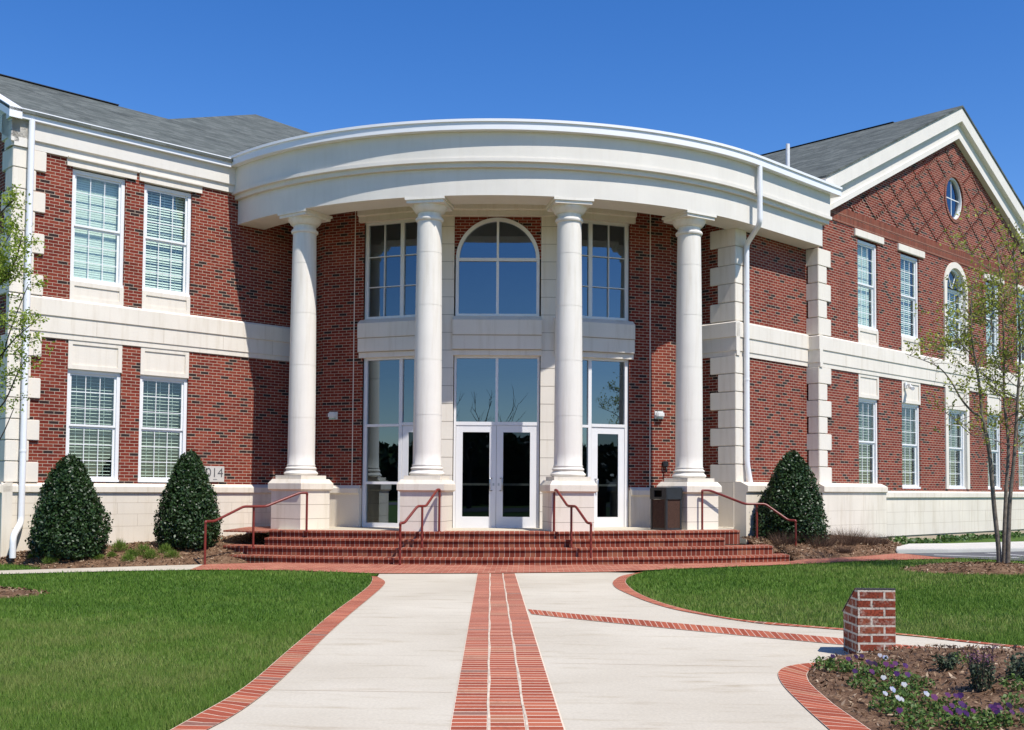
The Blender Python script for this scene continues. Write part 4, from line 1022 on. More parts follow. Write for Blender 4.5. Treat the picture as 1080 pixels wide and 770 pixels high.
# outlines measured from the photograph and mapped on the ground
k2 = 1080/260.
LB_out = pix([(905, 78), (938, 98), (930, 120), (880, 165), (790, 240), (690, 330), (590, 430), (470, 545), (350, 640), (250, 705), (170, 748)], 180, 590, k2)
LB_in = pix([(878, 76), (884, 84), (876, 108), (855, 130), (800, 172), (700, 245), (600, 330), (500, 415), (380, 520), (270, 600), (20, 742)], 180, 590, k2)
def extend(P, dist):
    a, b = Vector(P[-2]), Vector(P[-1]); d = (b-a).normalized(); return P+[tuple(b+d*dist*k/3) for k in (1, 2, 3)]
LB_out, LB_in = extend(LB_out, 6), extend(LB_in, 6)
k3 = 1040/270.; k4 = 1080/280.
RB_out = pix([(165, 133), (100, 146), (68, 165), (63, 180), (80, 198), (130, 222), (200, 250), (300, 280), (420, 304), (560, 327), (700, 345), (850, 356)], 630, 570, k3)+pix([(570, 271), (800, 297), (1080, 328)], 800, 600, k4)
RB_in = pix([(185, 131), (140, 146), (119, 160), (117, 176), (150, 207), (220, 241), (320, 273), (450, 302), (600, 327), (800, 345)], 630, 570, k3)+pix([(570, 266), (800, 291), (1080, 320)], 800, 600, k4)
RB_out, RB_in = extend(RB_out, 8), extend(RB_in, 8)
FB_out = pix([(905, 500), (860, 503), (800, 510), (755, 522), (735, 540), (738, 565), (760, 600), (800, 642), (860, 700), (940, 772)], 630, 570, k3)
FB_in = pix([(905, 516), (885, 522), (860, 535), (852, 552), (862, 580), (890, 610), (925, 640), (960, 670), (1000, 698), (1060, 740)], 630, 570, k3)
FB_out, FB_in = extend(FB_out, 4), extend(FB_in, 4)
DG_up = pix([(500, 228), (620, 240), (856, 263)], 440, 590, 4.28)+pix([(500, 355), (1000, 402)], 630, 570, k3)+pix([(560, 310), (1080, 352)], 800, 600, k4)
DG_lo = pix([(516, 250), (620, 262), (856, 287)], 440, 590, 4.28)+pix([(500, 381), (1000, 428)], 630, 570, k3)+pix([(560, 335), (1080, 383)], 800, 600, k4)
DG_up, DG_lo = extend(DG_up, 6), extend(DG_lo, 6)
ST = [pix([(272, 66), (148, 770)], 440, 590, 4.28), pix([(443, 66), (668, 770)], 440, 590, 4.28)]
ST = [extend(p, 6) for p in ST]
WK_f = [gp(-60, 610), gp(0, 606.3), gp(130, 602.8), gp(200, 601.8), gp(300, 602.2), gp(400, 605.6), gp(505, 605.4), gp(545, 604.9), gp(640, 604), gp(700, 601.4), gp(760, 599), gp(830, 596.2), gp(900, 592.8), gp(960, 590.8), gp(1060, 588.5)]
WK_b = [gp(-60, 605), gp(0, 602.6), gp(130, 598.6), gp(215, 596.0)]+[(x, arcpt(x, 16.)+.05) for x in (-5., -3.4, -1.8, -.6, .6, 2., 3.6, 5.3)]+[gp(850, 590.5), gp(900, 588.3), gp(945, 584.4)]
# concrete forecourt
cpoly = [tuple((Vector(a)+Vector(b))/2) for a, b in zip(LB_out[1:], LB_in[1:])][::-1]
cpoly = [(-4.5, -8.)]+[p for p in cpoly if p[1] > -7.5]+[LB_out[0]]+WK_f[5:9]+[RB_out[0]]
cpoly += [tuple((Vector(a)+Vector(b))/2) for a, b in zip(RB_out[1:], RB_in[1:])]+[(20., -8.)]
sheet('concrete_path', cpoly, .004, M['concrete'], 'pale concrete forecourt path leading to the steps', 'path')
# tooled joints of the concrete
mb = MB()
def groove(p, q, w=.0035):
    p, q = Vector(p), Vector(q); d = (q-p).normalized(); s_ = Vector((-d.y, d.x))*w
    K = 8
    for k in range(K):
        a, b = p+(q-p)*k/K, p+(q-p)*(k+1)/K
        mb.face([(c.x, c.y, gz(c.x, c.y)+.0062) for c in (a-s_, b-s_, b+s_, a+s_)])
groove(gp(380, 631), gp(497, 631)); groove(gp(565, 632), gp(640, 630)); groove(gp(330, 668), gp(490, 668)); groove(gp(580, 700), gp(815, 704)); groove(gp(255, 728), gp(478, 731))
mb.build('path_joint', M['footing'], None, origin=(0, 0, 0), recalc=False); tag(bpy.data.objects['path_joint'], 'thin tooled joints across the concrete path', 'path', kind='structure')
# brick strips
A0, B0 = ST[0], ST[1]
strip('brick_path', A0, B0, .010, M['paver'], 'straight red brick strip up the middle of the concrete', 'path', across=.678, nsub=60)
def lines_between(f0, f1, w, lift, name, label):
    mb = MB(); n = 40
    P = [Vector(A0[0])+(Vector(A0[-1])-Vector(A0[0]))*k/n for k in range(n+1)]; Q = [Vector(B0[0])+(Vector(B0[-1])-Vector(B0[0]))*k/n for k in range(n+1)]
    for f in (f0, f1):
        for k in range(n):
            c0, c1 = P[k]+(Q[k]-P[k])*f, P[k+1]+(Q[k+1]-P[k+1])*f
            wx = w; c0 = c0+Vector((.006*math.sin(k*1.7+f*20), 0)); c1 = c1+Vector((.006*math.sin((k+1)*1.7+f*20), 0)); mb.face([(c0.x-wx, c0.y, gz(c0.x, c0.y)+lift), (c0.x+wx, c0.y, gz(c0.x, c0.y)+lift), (c1.x+wx, c1.y, gz(c1.x, c1.y)+lift), (c1.x-wx, c1.y, gz(c1.x, c1.y)+lift)])
    mb.build(name, M['sandline'], None, origin=(0, 0, 0), recalc=False); tag(bpy.data.objects[name], label, 'path', kind='structure')
lines_between(1/3, 2/3, .0085, .0142, 'mortar_line', 'pale mortar lines between the three brick rows of the path')
strip('brick_border', LB_out, LB_in, .012, M['border'], 'curved brick border of the left lawn', 'path', across=.30, nsub=90)
strip('brick_border', RB_out, RB_in, .012, M['border'], 'curved brick border of the right lawn', 'path', across=.30, nsub=110)
strip('brick_border', FB_out, FB_in, .012, M['border'], 'curved brick border of the flower bed', 'path', across=.30, nsub=60)
strip('brick_band', DG_up, DG_lo, .010, M['bandpav'], 'diagonal brick band crossing the concrete to the right', 'path', across=.30, nsub=90)
# brick walk along the steps; its left end is concrete
Lw = WK_f[3:]; Rw = WK_b[3:]
poly = Lw+Rw[::-1]
sheet('brick_walk', poly, .016, M['walk'], 'red brick walk along the foot of the steps', 'walk')
sheet('concrete_walk', WK_f[:4]+[WK_b[3]]+WK_b[:3][::-1], .014, M['concrete'], 'pale concrete walk by the left wing', 'walk')

# lawns: soil sheets with real blades on them
def inside(P, poly):
    x, y = P[:, 0], P[:, 1]; c = np.zeros(len(P), bool); n = len(poly)
    for i in range(n):
        (x0, y0), (x1, y1) = poly[i], poly[(i+1) % n]
        if y0 == y1: continue
        k = ((y0 > y) != (y1 > y)) & (x < (x1-x0)*(y-y0)/(y1-y0)+x0); c ^= k
    return c
left_lawn = [p for p in LB_in if p[1] > 3.]+[(-4.4, 3.), (-16., 3.), (-16., WK_f[0][1]-.2)]+WK_f[:6]
left_lawn = left_lawn
right_lawn = [RB_in[0]]+[p for p in RB_in[1:]]+[(24., 14.), (24., 24.4), WK_f[-1]]+WK_f[9:][::-1]
sheet('left_lawn'.replace('left_', ''), left_lawn, -.004, M['soil'], 'mown green lawn left of the path', 'lawn')
sheet('lawn', right_lawn, -.004, M['soil'], 'mown green lawn right of the path, behind the brick pillar', 'lawn')
def vnoise(P, s, seed):
    r = np.random.default_rng(seed); G = r.random((64, 64)); q = P*s; i = np.floor(q).astype(int); f = q-i; f = f*f*(3-2*f)
    g = lambda a, b: G[(i[:, 0]+a) % 64, (i[:, 1]+b) % 64]
    return (g(0, 0)*(1-f[:, 0])+g(1, 0)*f[:, 0])*(1-f[:, 1])+(g(0, 1)*(1-f[:, 0])+g(1, 1)*f[:, 0])*f[:, 1]
def grass(poly, bands, label, holes=()):
    Ps, Hs, Ws = [], [], []
    for (x0, x1, y0, y1, dens, h, w) in bands:
        n = int((x1-x0)*(y1-y0)*dens); P = np.stack([x0+(x1-x0)*rng.random(n), y0+(y1-y0)*rng.random(n)], 1)
        P = P[inside(P, poly)]
        for (hx, hy, ra, rb) in holes: P = P[((P[:, 0]-hx)/ra)**2+((P[:, 1]-hy)/rb)**2 > 1]
        Ps.append(P); Hs.append(np.full(len(P), h)); Ws.append(np.full(len(P), w))
    P = np.concatenate(Ps); H = np.concatenate(Hs); W = np.concatenate(Ws)
    z = np.array([gz(x, y) for x, y in P])-.006
    a = vnoise(P, .9, 1); b = vnoise(P, 3.1, 2); c = vnoise(P, 9., 3)
    H = H*(.7+.35*b+.3*c); d = vnoise(P, .35, 4); t = np.clip(-.12+.50*d+.30*a+.30*b+.45*(rng.random(len(P))-.3)+.12*c, 0, 1)
    o = blades('grass', np.column_stack([P, z]), H, W, M['grass'], lean=.9, tint=t)
    tag(o, label, 'grass', kind='stuff')
RING_R = (8.25, 19.75); RING_L = (-7.95, 15.05)
grass(left_lawn, [(-6.0, -1.8, 6.5, 9., 6500, .050, .005), (-7., -1.8, 9., 12., 3400, .052, .007), (-9, -1.5, 12., 15., 1300, .05, .013), (-11.5, -1.5, 15., 20.5, 750, .05, .018)], 'short green blades of the left lawn', [(RING_L[0], RING_L[1], 1.15, .75)])
grass(right_lawn, [(4., 9.5, 9., 12., 2600, .055, .009), (.8, 9., 12., 15.5, 1500, .055, .012), (.8, 10.5, 15.5, 20., 900, .055, .017), (2., 14., 20., 26., 550, .05, .02)], 'short green blades of the right lawn', [(RING_R[0], RING_R[1], 1.45, .95)])
side = [gp(-60, 604), gp(0, 601.8), gp(40, 600.3), gp(46, 598.5), gp(30, 596), gp(-60, 595)]
sheet('lawn', side, .0, M['soil'], 'small patch of lawn between the concrete walk and the holly bed', 'lawn')
grass(side, [(-12, -8, 18, 21.5, 800, .05, .018)], 'short green blades beside the concrete walk')

# ------------------------------------------------------------------ planting beds
def ruled_bed(name, front, back, hb, label, n=56, mrows=20, rough=.014, crown=0.):
    """mulch bed rising from its front edge to the wall"""
    def rs(P, n):
        P = [Vector(p) for p in P]; L_ = [0]
        for a, b in zip(P, P[1:]): L_.append(L_[-1]+(b-a).length)
        out = []
        for k in range(n+1):
            t = L_[-1]*k/n; i = min(max(j for j in range(len(P)) if L_[j] <= t+1e-9), len(P)-2); out.append(P[i]+(P[i+1]-P[i])*((t-L_[i])/max(1e-9, L_[i+1]-L_[i])))
        return out
    A, B = rs(front, n), rs(back, n); mb = MB(); grid = []
    for i in range(n+1):
        row = []
        for j in range(mrows+1):
            u_ = j/mrows; p = A[i]+(B[i]-A[i])*u_; hgt = hb(i/n)*math.sin(min(1., u_*1.25)*math.pi/2)
            z = gz(p.x, p.y)+.02+hgt+(rough*(random.random()-.5) if 0 < j else -.03); row.append(mb.pt((p.x, p.y, z)))
        grid.append(row)
    for i in range(n):
        for j in range(mrows): mb.f.append([grid[i][j], grid[i+1][j], grid[i+1][j+1], grid[i][j+1]])
    o = mb.build(name, M['mulch'], None, origin=(0, 0, 0), recalc=False); tag(o, label, 'mulch bed', kind='structure')
    def sample(i, u_):
        q = min(n-1e-6, i*n); k = int(q); f = q-k; a = A[k]+(A[k+1]-A[k])*f; b = B[k]+(B[k+1]-B[k])*f; p = a+(b-a)*u_
        return Vector((p.x, p.y, gz(p.x, p.y)+.02+hb(i)*math.sin(min(1., u_*1.25)*math.pi/2)))
    return sample
def chips(sample, n, label, smax=.09, u1=1.):
    P = np.array([list(sample(random.random(), random.random()*u1)+Vector((0, 0, .012+.012*random.random()))) for _ in range(n)])
    o = leaves('bark_chips', P, smax*(.35+.65*rng.random(n)), M['chip'], normal=np.array([0, 0, 1.]), flat=.55, aspect=.35); tag(o, label, 'bark chips', kind='stuff')
bl_front = [gp(-60, 595), gp(20, 596.5), gp(44, 600), gp(130, 598.2), gp(214, 595.8), (-5.9, 21.5), (-5.3, 22.2), (-4.9, 23.0)]
bl_back = [WING.p(s_, DL-.10, 0)[:2] for s_ in (7.2, 8.2, 9.2, 10.4, 11.6, 12.6, 13.5, 14.3)]
sL = ruled_bed('mulch_bed', bl_front, bl_back, lambda t: .16+.26*min(1, t*1.15), 'brown bark mulch bed along the left wing')
chips(sL, 5200, 'bark chips over the bed along the left wing')
br_front = [(4.9, 22.6), (5.45, 23.4), gp(838, 591), gp(860, 590), gp(901, 588), gp(945, 584.5), gp(962, 580)]
br_back = [WING.p(s_, 13.94, 0)[:2] for s_ in (20.6, 21.6, 22.8, 24.0, 25.2, 26.2, 27.0)]
sR = ruled_bed('mulch_bed', br_front, br_back, lambda t: .36 if t < .45 else .36-.42*(t-.45), 'brown bark mulch bed along the corner wall right of the steps')
chips(sR, 4500, 'bark chips over the bed right of the steps')
def mound(name, c, ra, rb, h, label, nchips, chiplabel):
    mb = MB(); rows = []
    for j in range(9):
        u_ = j/8; rows.append([mb.pt((c[0]+ra*u_*math.cos(2*math.pi*k/36)*(1+.05*math.sin(k*1.9)), c[1]+rb*u_*math.sin(2*math.pi*k/36)*(1+.05*math.cos(k*2.3)), gz(*c)+h*(1-u_*u_)+(.02*(random.random()-.5) if j else 0)-(.02 if j == 8 else 0))) for k in range(36)])
    for A, B in zip(rows, rows[1:]):
        for k in range(36): mb.f.append([A[k], A[(k+1) % 36], B[(k+1) % 36], B[k]])
    o = mb.build(name, M['mulch'], None, recalc=False); tag(o, label, 'mulch', kind='structure')
    P = []
    for _ in range(nchips):
        u_ = math.sqrt(random.random()); t = random.random()*2*math.pi; P.append((c[0]+ra*u_*math.cos(t), c[1]+rb*u_*math.sin(t), gz(*c)+h*(1-u_*u_)+.015))
    o = leaves('bark_chips', P, .07, M['chip'], normal=np.array([0, 0, 1.]), flat=.55, aspect=.35); tag(o, chiplabel, 'bark chips', kind='stuff')
mound('mulch_ring', RING_R, 1.5, 1.0, .14, 'ring of brown mulch round the young tree on the right lawn', 900, 'bark chips round the right tree')
mound('mulch_ring', RING_L, 1.2, .8, .10, 'ring of brown mulch on the left lawn at the photo edge', 500, 'bark chips round the left tree')

# clipped hollies
def holly(c, w, h, label, lean=0., group='clipped hollies along the building'):
    t = empty('holly_bush', c); tag(t, label, 'bush', group)
    prof = [(0, .80), (.05, .92), (.14, 1.), (.28, .98), (.42, .90), (.55, .77), (.74, .57), (.87, .40), (.95, .24), (1., .05)]
    n = 18000
    u_ = rng.random(n)**1.0; ft = np.interp(u_, [p[0] for p in prof], [p[1] for p in prof])
    keep = rng.random(n) < (.25+.75*ft); u_, ft = u_[keep], ft[keep]; n = len(u_)
    th = rng.random(n)*2*np.pi
    ph1, ph2 = random.random()*6, random.random()*6
    lump = 1+.05*np.sin(3*th+ph1+7*u_)+.06*np.sin(5*th-9*u_+ph2)+.045*np.sin(9*th+17*u_+ph1)+.03*np.sin(14*th-23*u_)
    dep = 1-.22*rng.random(n)**1.6+.09*(rng.random(n) < .05)
    r = w/2*ft*lump*dep
    P = np.column_stack([c[0]+r*np.cos(th)+lean*u_, c[1]+r*np.sin(th), c[2]+.03+u_*(h-.03)*(1+.02*np.sin(4*th))])
    P += rng.normal(size=P.shape)*.012
    nr = np.column_stack([np.cos(th), np.sin(th), .5+.8*(u_ > .8)])
    leaves('foliage', P, .064, M['holly'], t, c, nr/np.linalg.norm(nr, axis=1)[:, None], .45, .55, tint=np.clip(rng.random(n)*.8+.2*(dep > .95), 0, 1))
    mb = MB(); mb.tube([(c[0], c[1], c[2]-.1), (c[0]+.02, c[1], c[2]+h*.5), (c[0]+lean*.8, c[1], c[2]+h*.85)], .05, 8, .015)
    # inner mass of twigs
    for k in range(90):
        z = c[2]+.1+random.random()*h*.8; a = random.random()*6.28; q = np.interp((z-c[2])/h, [p[0] for p in prof], [p[1] for p in prof])*w/2*.85
        mb.tube([(c[0], c[1], z-.1), (c[0]+q*.6*math.cos(a), c[1]+q*.6*math.sin(a), z), (c[0]+q*math.cos(a), c[1]+q*math.sin(a), z+.08)], .010, 4, .004)
    mb.build('stem', M['bark_dark'], t)
    # dense inner foliage so that the crown is not see-through
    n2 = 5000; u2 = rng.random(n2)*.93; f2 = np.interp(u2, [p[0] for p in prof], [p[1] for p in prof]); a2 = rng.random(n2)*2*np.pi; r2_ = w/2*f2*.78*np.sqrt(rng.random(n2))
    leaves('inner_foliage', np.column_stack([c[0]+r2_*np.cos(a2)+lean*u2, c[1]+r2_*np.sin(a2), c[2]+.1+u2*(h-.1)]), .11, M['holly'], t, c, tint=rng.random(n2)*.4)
holly((-8.97, 20.95, .12), 1.40, 1.97, 'leftmost clipped holly, broad and rounded, under the ground floor window')
holly((-7.10, 22.35, .25), 1.25, 1.98, 'clipped holly covering part of the date stone, left of the steps', .03)
holly((5.93, 24.75, .28), 1.57, 2.12, 'tall clipped holly right of the steps against the cream base', .05)

# soft green tufts on the left bed
def tuft(p, r, h, label, m, n=260, group=None, cat='plant', name='grass_tuft', w=.006):
    t = empty(name, p); tag(t, label, cat, group)
    if name == 'grass_tuft':
        a = rng.random(n)*2*np.pi; cz = rng.random(n); q = r*.5*np.sqrt(rng.random(n))*np.sqrt(1-cz*cz*.9)
        B = np.column_stack([p[0]+q*np.cos(a), p[1]+q*np.sin(a), p[2]-.02+cz*h*.62]); d = np.column_stack([np.cos(a)*.9*q/(r*.5)+.45*rng.normal(size=n), np.sin(a)*.9*q/(r*.5)+.45*rng.normal(size=n), .35+.8*cz])
        blades('foliage', B, h*.40, w, m, t, p, dirs=d); return
    a = rng.random(n)*2*np.pi; q = r*.45*np.sqrt(rng.random(n)); B = np.column_stack([p[0]+q*np.cos(a), p[1]+q*np.sin(a), np.full(n, p[2]-.02)])
    out = .9*q/(r*.45); d = np.column_stack([np.cos(a)*out+.25*rng.normal(size=n), np.sin(a)*out+.25*rng.normal(size=n), np.full(n, 1.1)])
    blades('foliage', B, h, w, m, t, p, dirs=d)
tl = [(60, 590, .10, .10), (75, 588, .12, .10), (34, 590, .16, .14), (55, 594, .30, .18), (82, 593, .24, .16), (106, 592, .24, .14), (117, 587, .18, .14), (128, 583, .30, .30), (136, 586, .26, .22), (133, 591, .26, .18), (149, 583, .34, .30), (156, 587, .30, .24), (177, 584, .26, .24), (180, 588, .30, .20)]
desc = ['low green tuft left of the broad holly', 'low green tuft at the foot of the broad holly', 'green tuft beside the white downspout', 'dark green tuft in front of the broad holly', 'green tuft in front of the broad holly, right of its middle', 'green tuft right of the broad holly at the bed edge', 'small green tuft behind the bed edge', 'tall pale tuft between the hollies, leftmost of the tall ones', 'pale tuft between the hollies behind the bed edge', 'bright tuft nearest the concrete walk between the hollies', 'tallest bright tuft between the hollies', 'bright tuft just right of the tallest one', 'pale tuft at the foot of the second holly', 'bright tuft in front of the second holly']
for (x, y, r, h_), ds in zip(tl, desc):
    # stand it on the bed: march along the view ray until it meets the bed
    ry = ray(x, y); best = None
    for i in range(0, 41):
        for j in range(0, 25):
            s_ = sL(i/40, j/24); px_ = Vector((ry[0]*s_.y/ry[1], s_.y, ry[2]*s_.y/ry[1]+EYE)); e_ = (px_-s_).length
            if best is None or e_ < best[0]: best = (e_, s_)
    tuft(tuple(best[1]), r*1.0, h_*.95, ds, M['tuft'], 420, 'green tufts in the left bed', w=.011)
# dry brown shrubs on the right bed
for i, u_, r, h_, ds in ((.22, .42, .35, .30, 'dry brown shrub behind the right handrail'), (.38, .32, .45, .34, 'dry brown shrub in front of the right holly'), (.50, .34, .50, .36, 'wide dry brown shrub at the right foot of the holly'), (.58, .45, .45, .36, 'dry brown shrub below the black footing'), (.66, .35, .40, .28, 'low dry shrub right of the holly'), (.76, .40, .40, .26, 'low dry shrub near the pale curb'), (.46, .12, .26, .16, 'small dry shrub at the edge of the brick walk')):
    p = sR(i, u_); tuft(tuple(p), r*1.5, h_, ds, M['drytuft'], 520, 'dry shrubs in the right bed', 'shrub', 'dry_shrub', .007)

# ------------------------------------------------------------------ parking, curb, ivy at right
ASP = [gp(950, 585.4), gp(985, 589.5), gp(1032, 590.8), gp(1060, 588.5), gp(1200, 586), (30., 30.), (30., 50.), (16.5, 33.)]
ASP = [gp(952, 584.6), gp(990, 588.6), gp(1034, 590.6), gp(1075, 592.4), gp(1180, 592), (34., 27.), (34., 33.), gp(1180, 579.5), gp(1080, 582.5), gp(1000, 584)]
sheet('parking_lot', ASP, .022, M['asphalt'], 'grey asphalt parking bay beyond the right lawn', 'parking')
mb = MB()
for (a, b, w) in (((985, 586.5), (1075, 589.5), .06), ((1040, 584.6), (1080, 587.2), .06)):
    p, q = Vector(gp(*a)), Vector(gp(*b)); d_ = (q-p).normalized(); s_ = Vector((-d_.y, d_.x))*w
    mb.face([(c.x, c.y, gz(c.x, c.y)+.027) for c in (p-s_, q-s_, q+s_, p+s_)])
mb.build('parking_line', M['paint'], None, origin=(0, 0, 0), recalc=False); tag(bpy.data.objects['parking_line'], 'white painted lines on the asphalt', 'parking', kind='structure')
mb = MB()
cp = [gp(945, 583.8), gp(1000, 583.6), gp(1080, 582.2), gp(1180, 579.8), gp(1180, 571.5), gp(1080, 575.0), gp(1000, 577.2), gp(958, 577.6), gp(945, 581)]
mb.slab(cp, -.05, .10, gz); o = mb.build('curb', M['curb'], None, bevel=.02); tag(o, 'wide pale concrete curb by the asphalt at the right', 'curb', kind='structure')
P = []
for _ in range(2600):
    s_ = 26.2+random.random()*12; d_ = 13.95-abs(random.gauss(0, .30)); q = WING.p(s_, d_, 0); P.append((q[0], q[1], -.02+random.random()*.22*(1+.5*math.sin(s_*3.1)*math.sin(s_*1.3))))
o = leaves('ivy', P, .11, M['ivy'], normal=np.array([0, -.3, 1.]), flat=.4, aspect=.8); tag(o, 'low green ivy along the foot of the gable wall', 'ivy', kind='stuff')

# ------------------------------------------------------------------ brick pillar
PT = Frame((2.995, 9.98), (1., .02), (-.02, 1.)); PB = .0
pil = empty('brick_pillar', (3.42, 10.4, 0)); tag(pil, 'small red brick pillar with a sloping dark plaque on top', 'pillar')
zt, zl, dp, wd = .625, .385, .42, .350
mb = MB(); mb.prism(Frame(PT.o, PT.m, PT.t), [(0, -.05), (dp, -.05), (dp, zl), (.06, zt), (0, zt)], 0, wd)
mb.build('brickwork', M['pillar'], pil, bevel=.004)
mb = MB(); sl = (zl-zt)/(dp-.06)
mb.prism(Frame(PT.o, PT.m, PT.t), [(-.002, zt+.002), (.055, zt+.002), (dp+.02, zl+.002+sl*.02), (dp+.02, zl+.012+sl*.02), (.058, zt+.010), (-.002, zt+.010)], -.006, wd+.004)
mb.build('plaque', M['plaque'], pil)

# ------------------------------------------------------------------ flower bed in the foreground
fb_in = [p for p in FB_in]
back = [gp(858, 702), gp(880, 697), gp(945, 694), gp(1000, 698), gp(1080, 702), gp(1180, 706)]
fpoly = fb_in+[(9., 4.), (9., 9.6)]+back[::-1]
mb = MB()
def fbz(x, y):
    # gently domed
    return gz(x, y)+.015+.15*smooth01((x-2.3-(10-y)*.12)/1.3)*smooth01((10.6-y)/1.2)
sheet('flower_bed', fpoly, .0, M['mulch'], 'mulched flower bed in the right foreground', 'flower bed', zf=lambda x, y: fbz(x, y), cut=.25)
P = np.column_stack([2.2+6*rng.random(16000), 5.5+5.5*rng.random(16000)]); P = P[inside(P, fpoly)]; P = P[P[:, 1] > 6.3]
z = np.array([fbz(x, y) for x, y in P])+.006+.016*rng.random(len(P))
o = leaves('bark_chips', np.column_stack([P, z]), .055*(.3+.9*rng.random(len(P))), M['chip'], normal=np.array([0, 0, 1.]), flat=.45, aspect=.3); tag(o, 'bark chips over the flower bed', 'bark chips', kind='stuff')

def fpos(x, y):
    r = ray(x, y); z = 0.05
    for _ in range(8):
        t = (z-EYE)/r[2]; z = fbz(r[0]*t, r[1]*t)
    return Vector((r[0]*t, r[1]*t, z))
def pansy_plant(p, r, colour, nf, label):
    t = empty('pansy_plant', tuple(p)); tag(t, label, 'flower', 'pansies in the flower bed')
    n = int(170*(r/.14)**1.4); a = rng.random(n)*2*np.pi; q = r*np.sqrt(rng.random(n))
    L_ = np.column_stack([p[0]+q*np.cos(a), p[1]+q*np.sin(a), p[2]+.015+.10*rng.random(n)*(1-.5*(q/r)**2)])
    leaves('foliage', L_, .031, M['pansyleaf'], t, tuple(p), normal=np.array([0, 0, 1.]), flat=.35, aspect=.6)
    for _ in range(nf):
        a_ = random.random()*6.28; q_ = r*.8*math.sqrt(random.random()); c = Vector((p[0]+q_*math.cos(a_), p[1]+q_*math.sin(a_), p[2]+.10+.04*random.random()))
        f = Vector((random.uniform(-.5, .5), -1, .55)).normalized(); xx = f.cross(Vector((0, 0, 1))).normalized(); yy = xx.cross(f); mb = MB(); s = random.uniform(.0115, .0165)
        for k, (px_, py_, rr) in enumerate(((-.55, .65, .75), (.55, .65, .75), (-.8, -.1, .7), (.8, -.1, .7), (0, -.7, .9))):
            cc = c+xx*px_*s+yy*py_*s+f*(.003*k); ring_ = [cc+xx*(rr*s*math.cos(2*math.pi*j/8))+yy*(rr*s*math.sin(2*math.pi*j/8)) for j in range(8)]; mb.face(ring_)
        o = mb.build('blossom', M[colour], t, recalc=False); at_ = o.data.attributes.new('tint', 'FLOAT', 'FACE')
        v_ = random.random(); at_.data.foreach_set('value', np.array([min(1, max(0, v_+random.uniform(-.2, .2))) for _ in range(5)], np.float32))
pl_ = [(868, 701, .10, 'whitepet', 0, 'leafy clump at the left end of the flower bed, without blossoms'), (884, 703, .12, 'purple', 1, 'clump with one dark blossom left of the pillar foot'), (904, 706, .14, 'purple', 3, 'large dark purple blossoms at the left corner of the pillar'), (918, 712, .12, 'purple', 4, 'magenta and purple blossoms in front of the pillar'), (935, 703, .10, 'whitepet', 2, 'white blossoms at the foot of the pillar'), (912, 721, .12, 'purple', 4, 'purple clump below the pillar near the brick border'), (928, 728, .12, 'whitepet', 1, 'white blossom in the middle row, left end'), (948, 714, .12, 'purple', 4, 'purple blossoms right of the pillar foot'), (951, 724, .11, 'purple', 3, 'violet blossoms in the middle of the bed'), (943, 738, .13, 'whitepet', 1, 'leafy clump with a small white blossom in mid bed'), (966, 734, .12, 'whitepet', 1, 'white blossom right of the middle of the bed'), (934, 745, .12, 'whitepet', 1, 'leafy clump near the border with one white blossom'), (952, 752, .13, 'whitepet', 2, 'pale blue and white blossoms near the lower border'), (975, 748, .12, 'whitepet', 1, 'white blossom toward the bottom'), (1000, 748, .13, 'purple', 4, 'dark purple blossoms in the lower middle'), (985, 762, .13, 'purple', 2, 'purple clump at the bottom edge'), (1017, 758, .12, 'purple', 3, 'magenta blossoms at the bottom'), (1042, 760, .14, 'purple', 5, 'bright violet blossoms at the bottom right'), (1062, 762, .12, 'purple', 4, 'mauve blossoms at the far bottom right'), (970, 722, .10, 'whitepet', 0, 'small leafy clump right of the violet blossoms'), (1030, 767, .13, 'purple', 3, 'dark purple blossoms on the bottom edge'), (962, 764, .12, 'purple', 1, 'leafy clump at the lower border with one blossom')]
for x, y, r, col, nf, ds in pl_: pansy_plant(fpos(x, y+5), r*1.05, col, nf, ds)
# taller grey-green spikes and small shrubs behind
def spiky(p, r, h, ns, label, flowers=True):
    t = empty('flowering_shrub', tuple(p)); tag(t, label, 'shrub', 'small shrubs in the flower bed')
    Ls, FF = [], []; mb = MB()
    for k in range(ns):
        a = random.random()*6.28; q = r*.5*math.sqrt(random.random()); b = Vector((p[0]+q*math.cos(a), p[1]+q*math.sin(a), p[2])); tip = b+Vector((math.cos(a)*r*.45*random.random(), math.sin(a)*r*.45*random.random(), h*random.uniform(.6, 1.)))
        mb.tube([b, (b+tip)/2+Vector((0, 0, .01)), tip], .0035, 4, .002)
        Fs = []
        for j in range(26):
            u_ = random.random()**.8; c = b+(tip-b)*u_
            (Fs if (flowers and u_ > .72) else Ls).append(list(c+Vector((random.gauss(0, .016), random.gauss(0, .016), random.gauss(0, .01)))))
        if Fs: FF.append(Fs)
    mb.build('stem', M['bark_dark'], t)
    for Fs in FF: leaves('flower_spike', np.array(Fs), .018, M['mauve'], t, tuple(p))
    leaves('foliage', np.array(Ls), .034, M['sedum'], t, tuple(p))
spiky(fpos(1036, 727), .17, .34, 26, 'tall grey-green shrub with mauve flower spikes in the bed')
spiky(fpos(998, 706), .10, .13, 14, 'low bronze shrub behind the bed, left of the tall one', False)
spiky(fpos(1074, 716), .14, .18, 18, 'grey-green shrub behind the bed at the photo edge', False)
for x, y, r, ds in ((1072, 728, .11, 'pale green seedling at the right edge of the bed'), (1070, 748, .09, 'small green seedling low at the right edge'), (1012, 702, .08, 'thin green seedling behind the bed')):
    pansy_plant(fpos(x, y), r, 'whitepet', 0, ds)

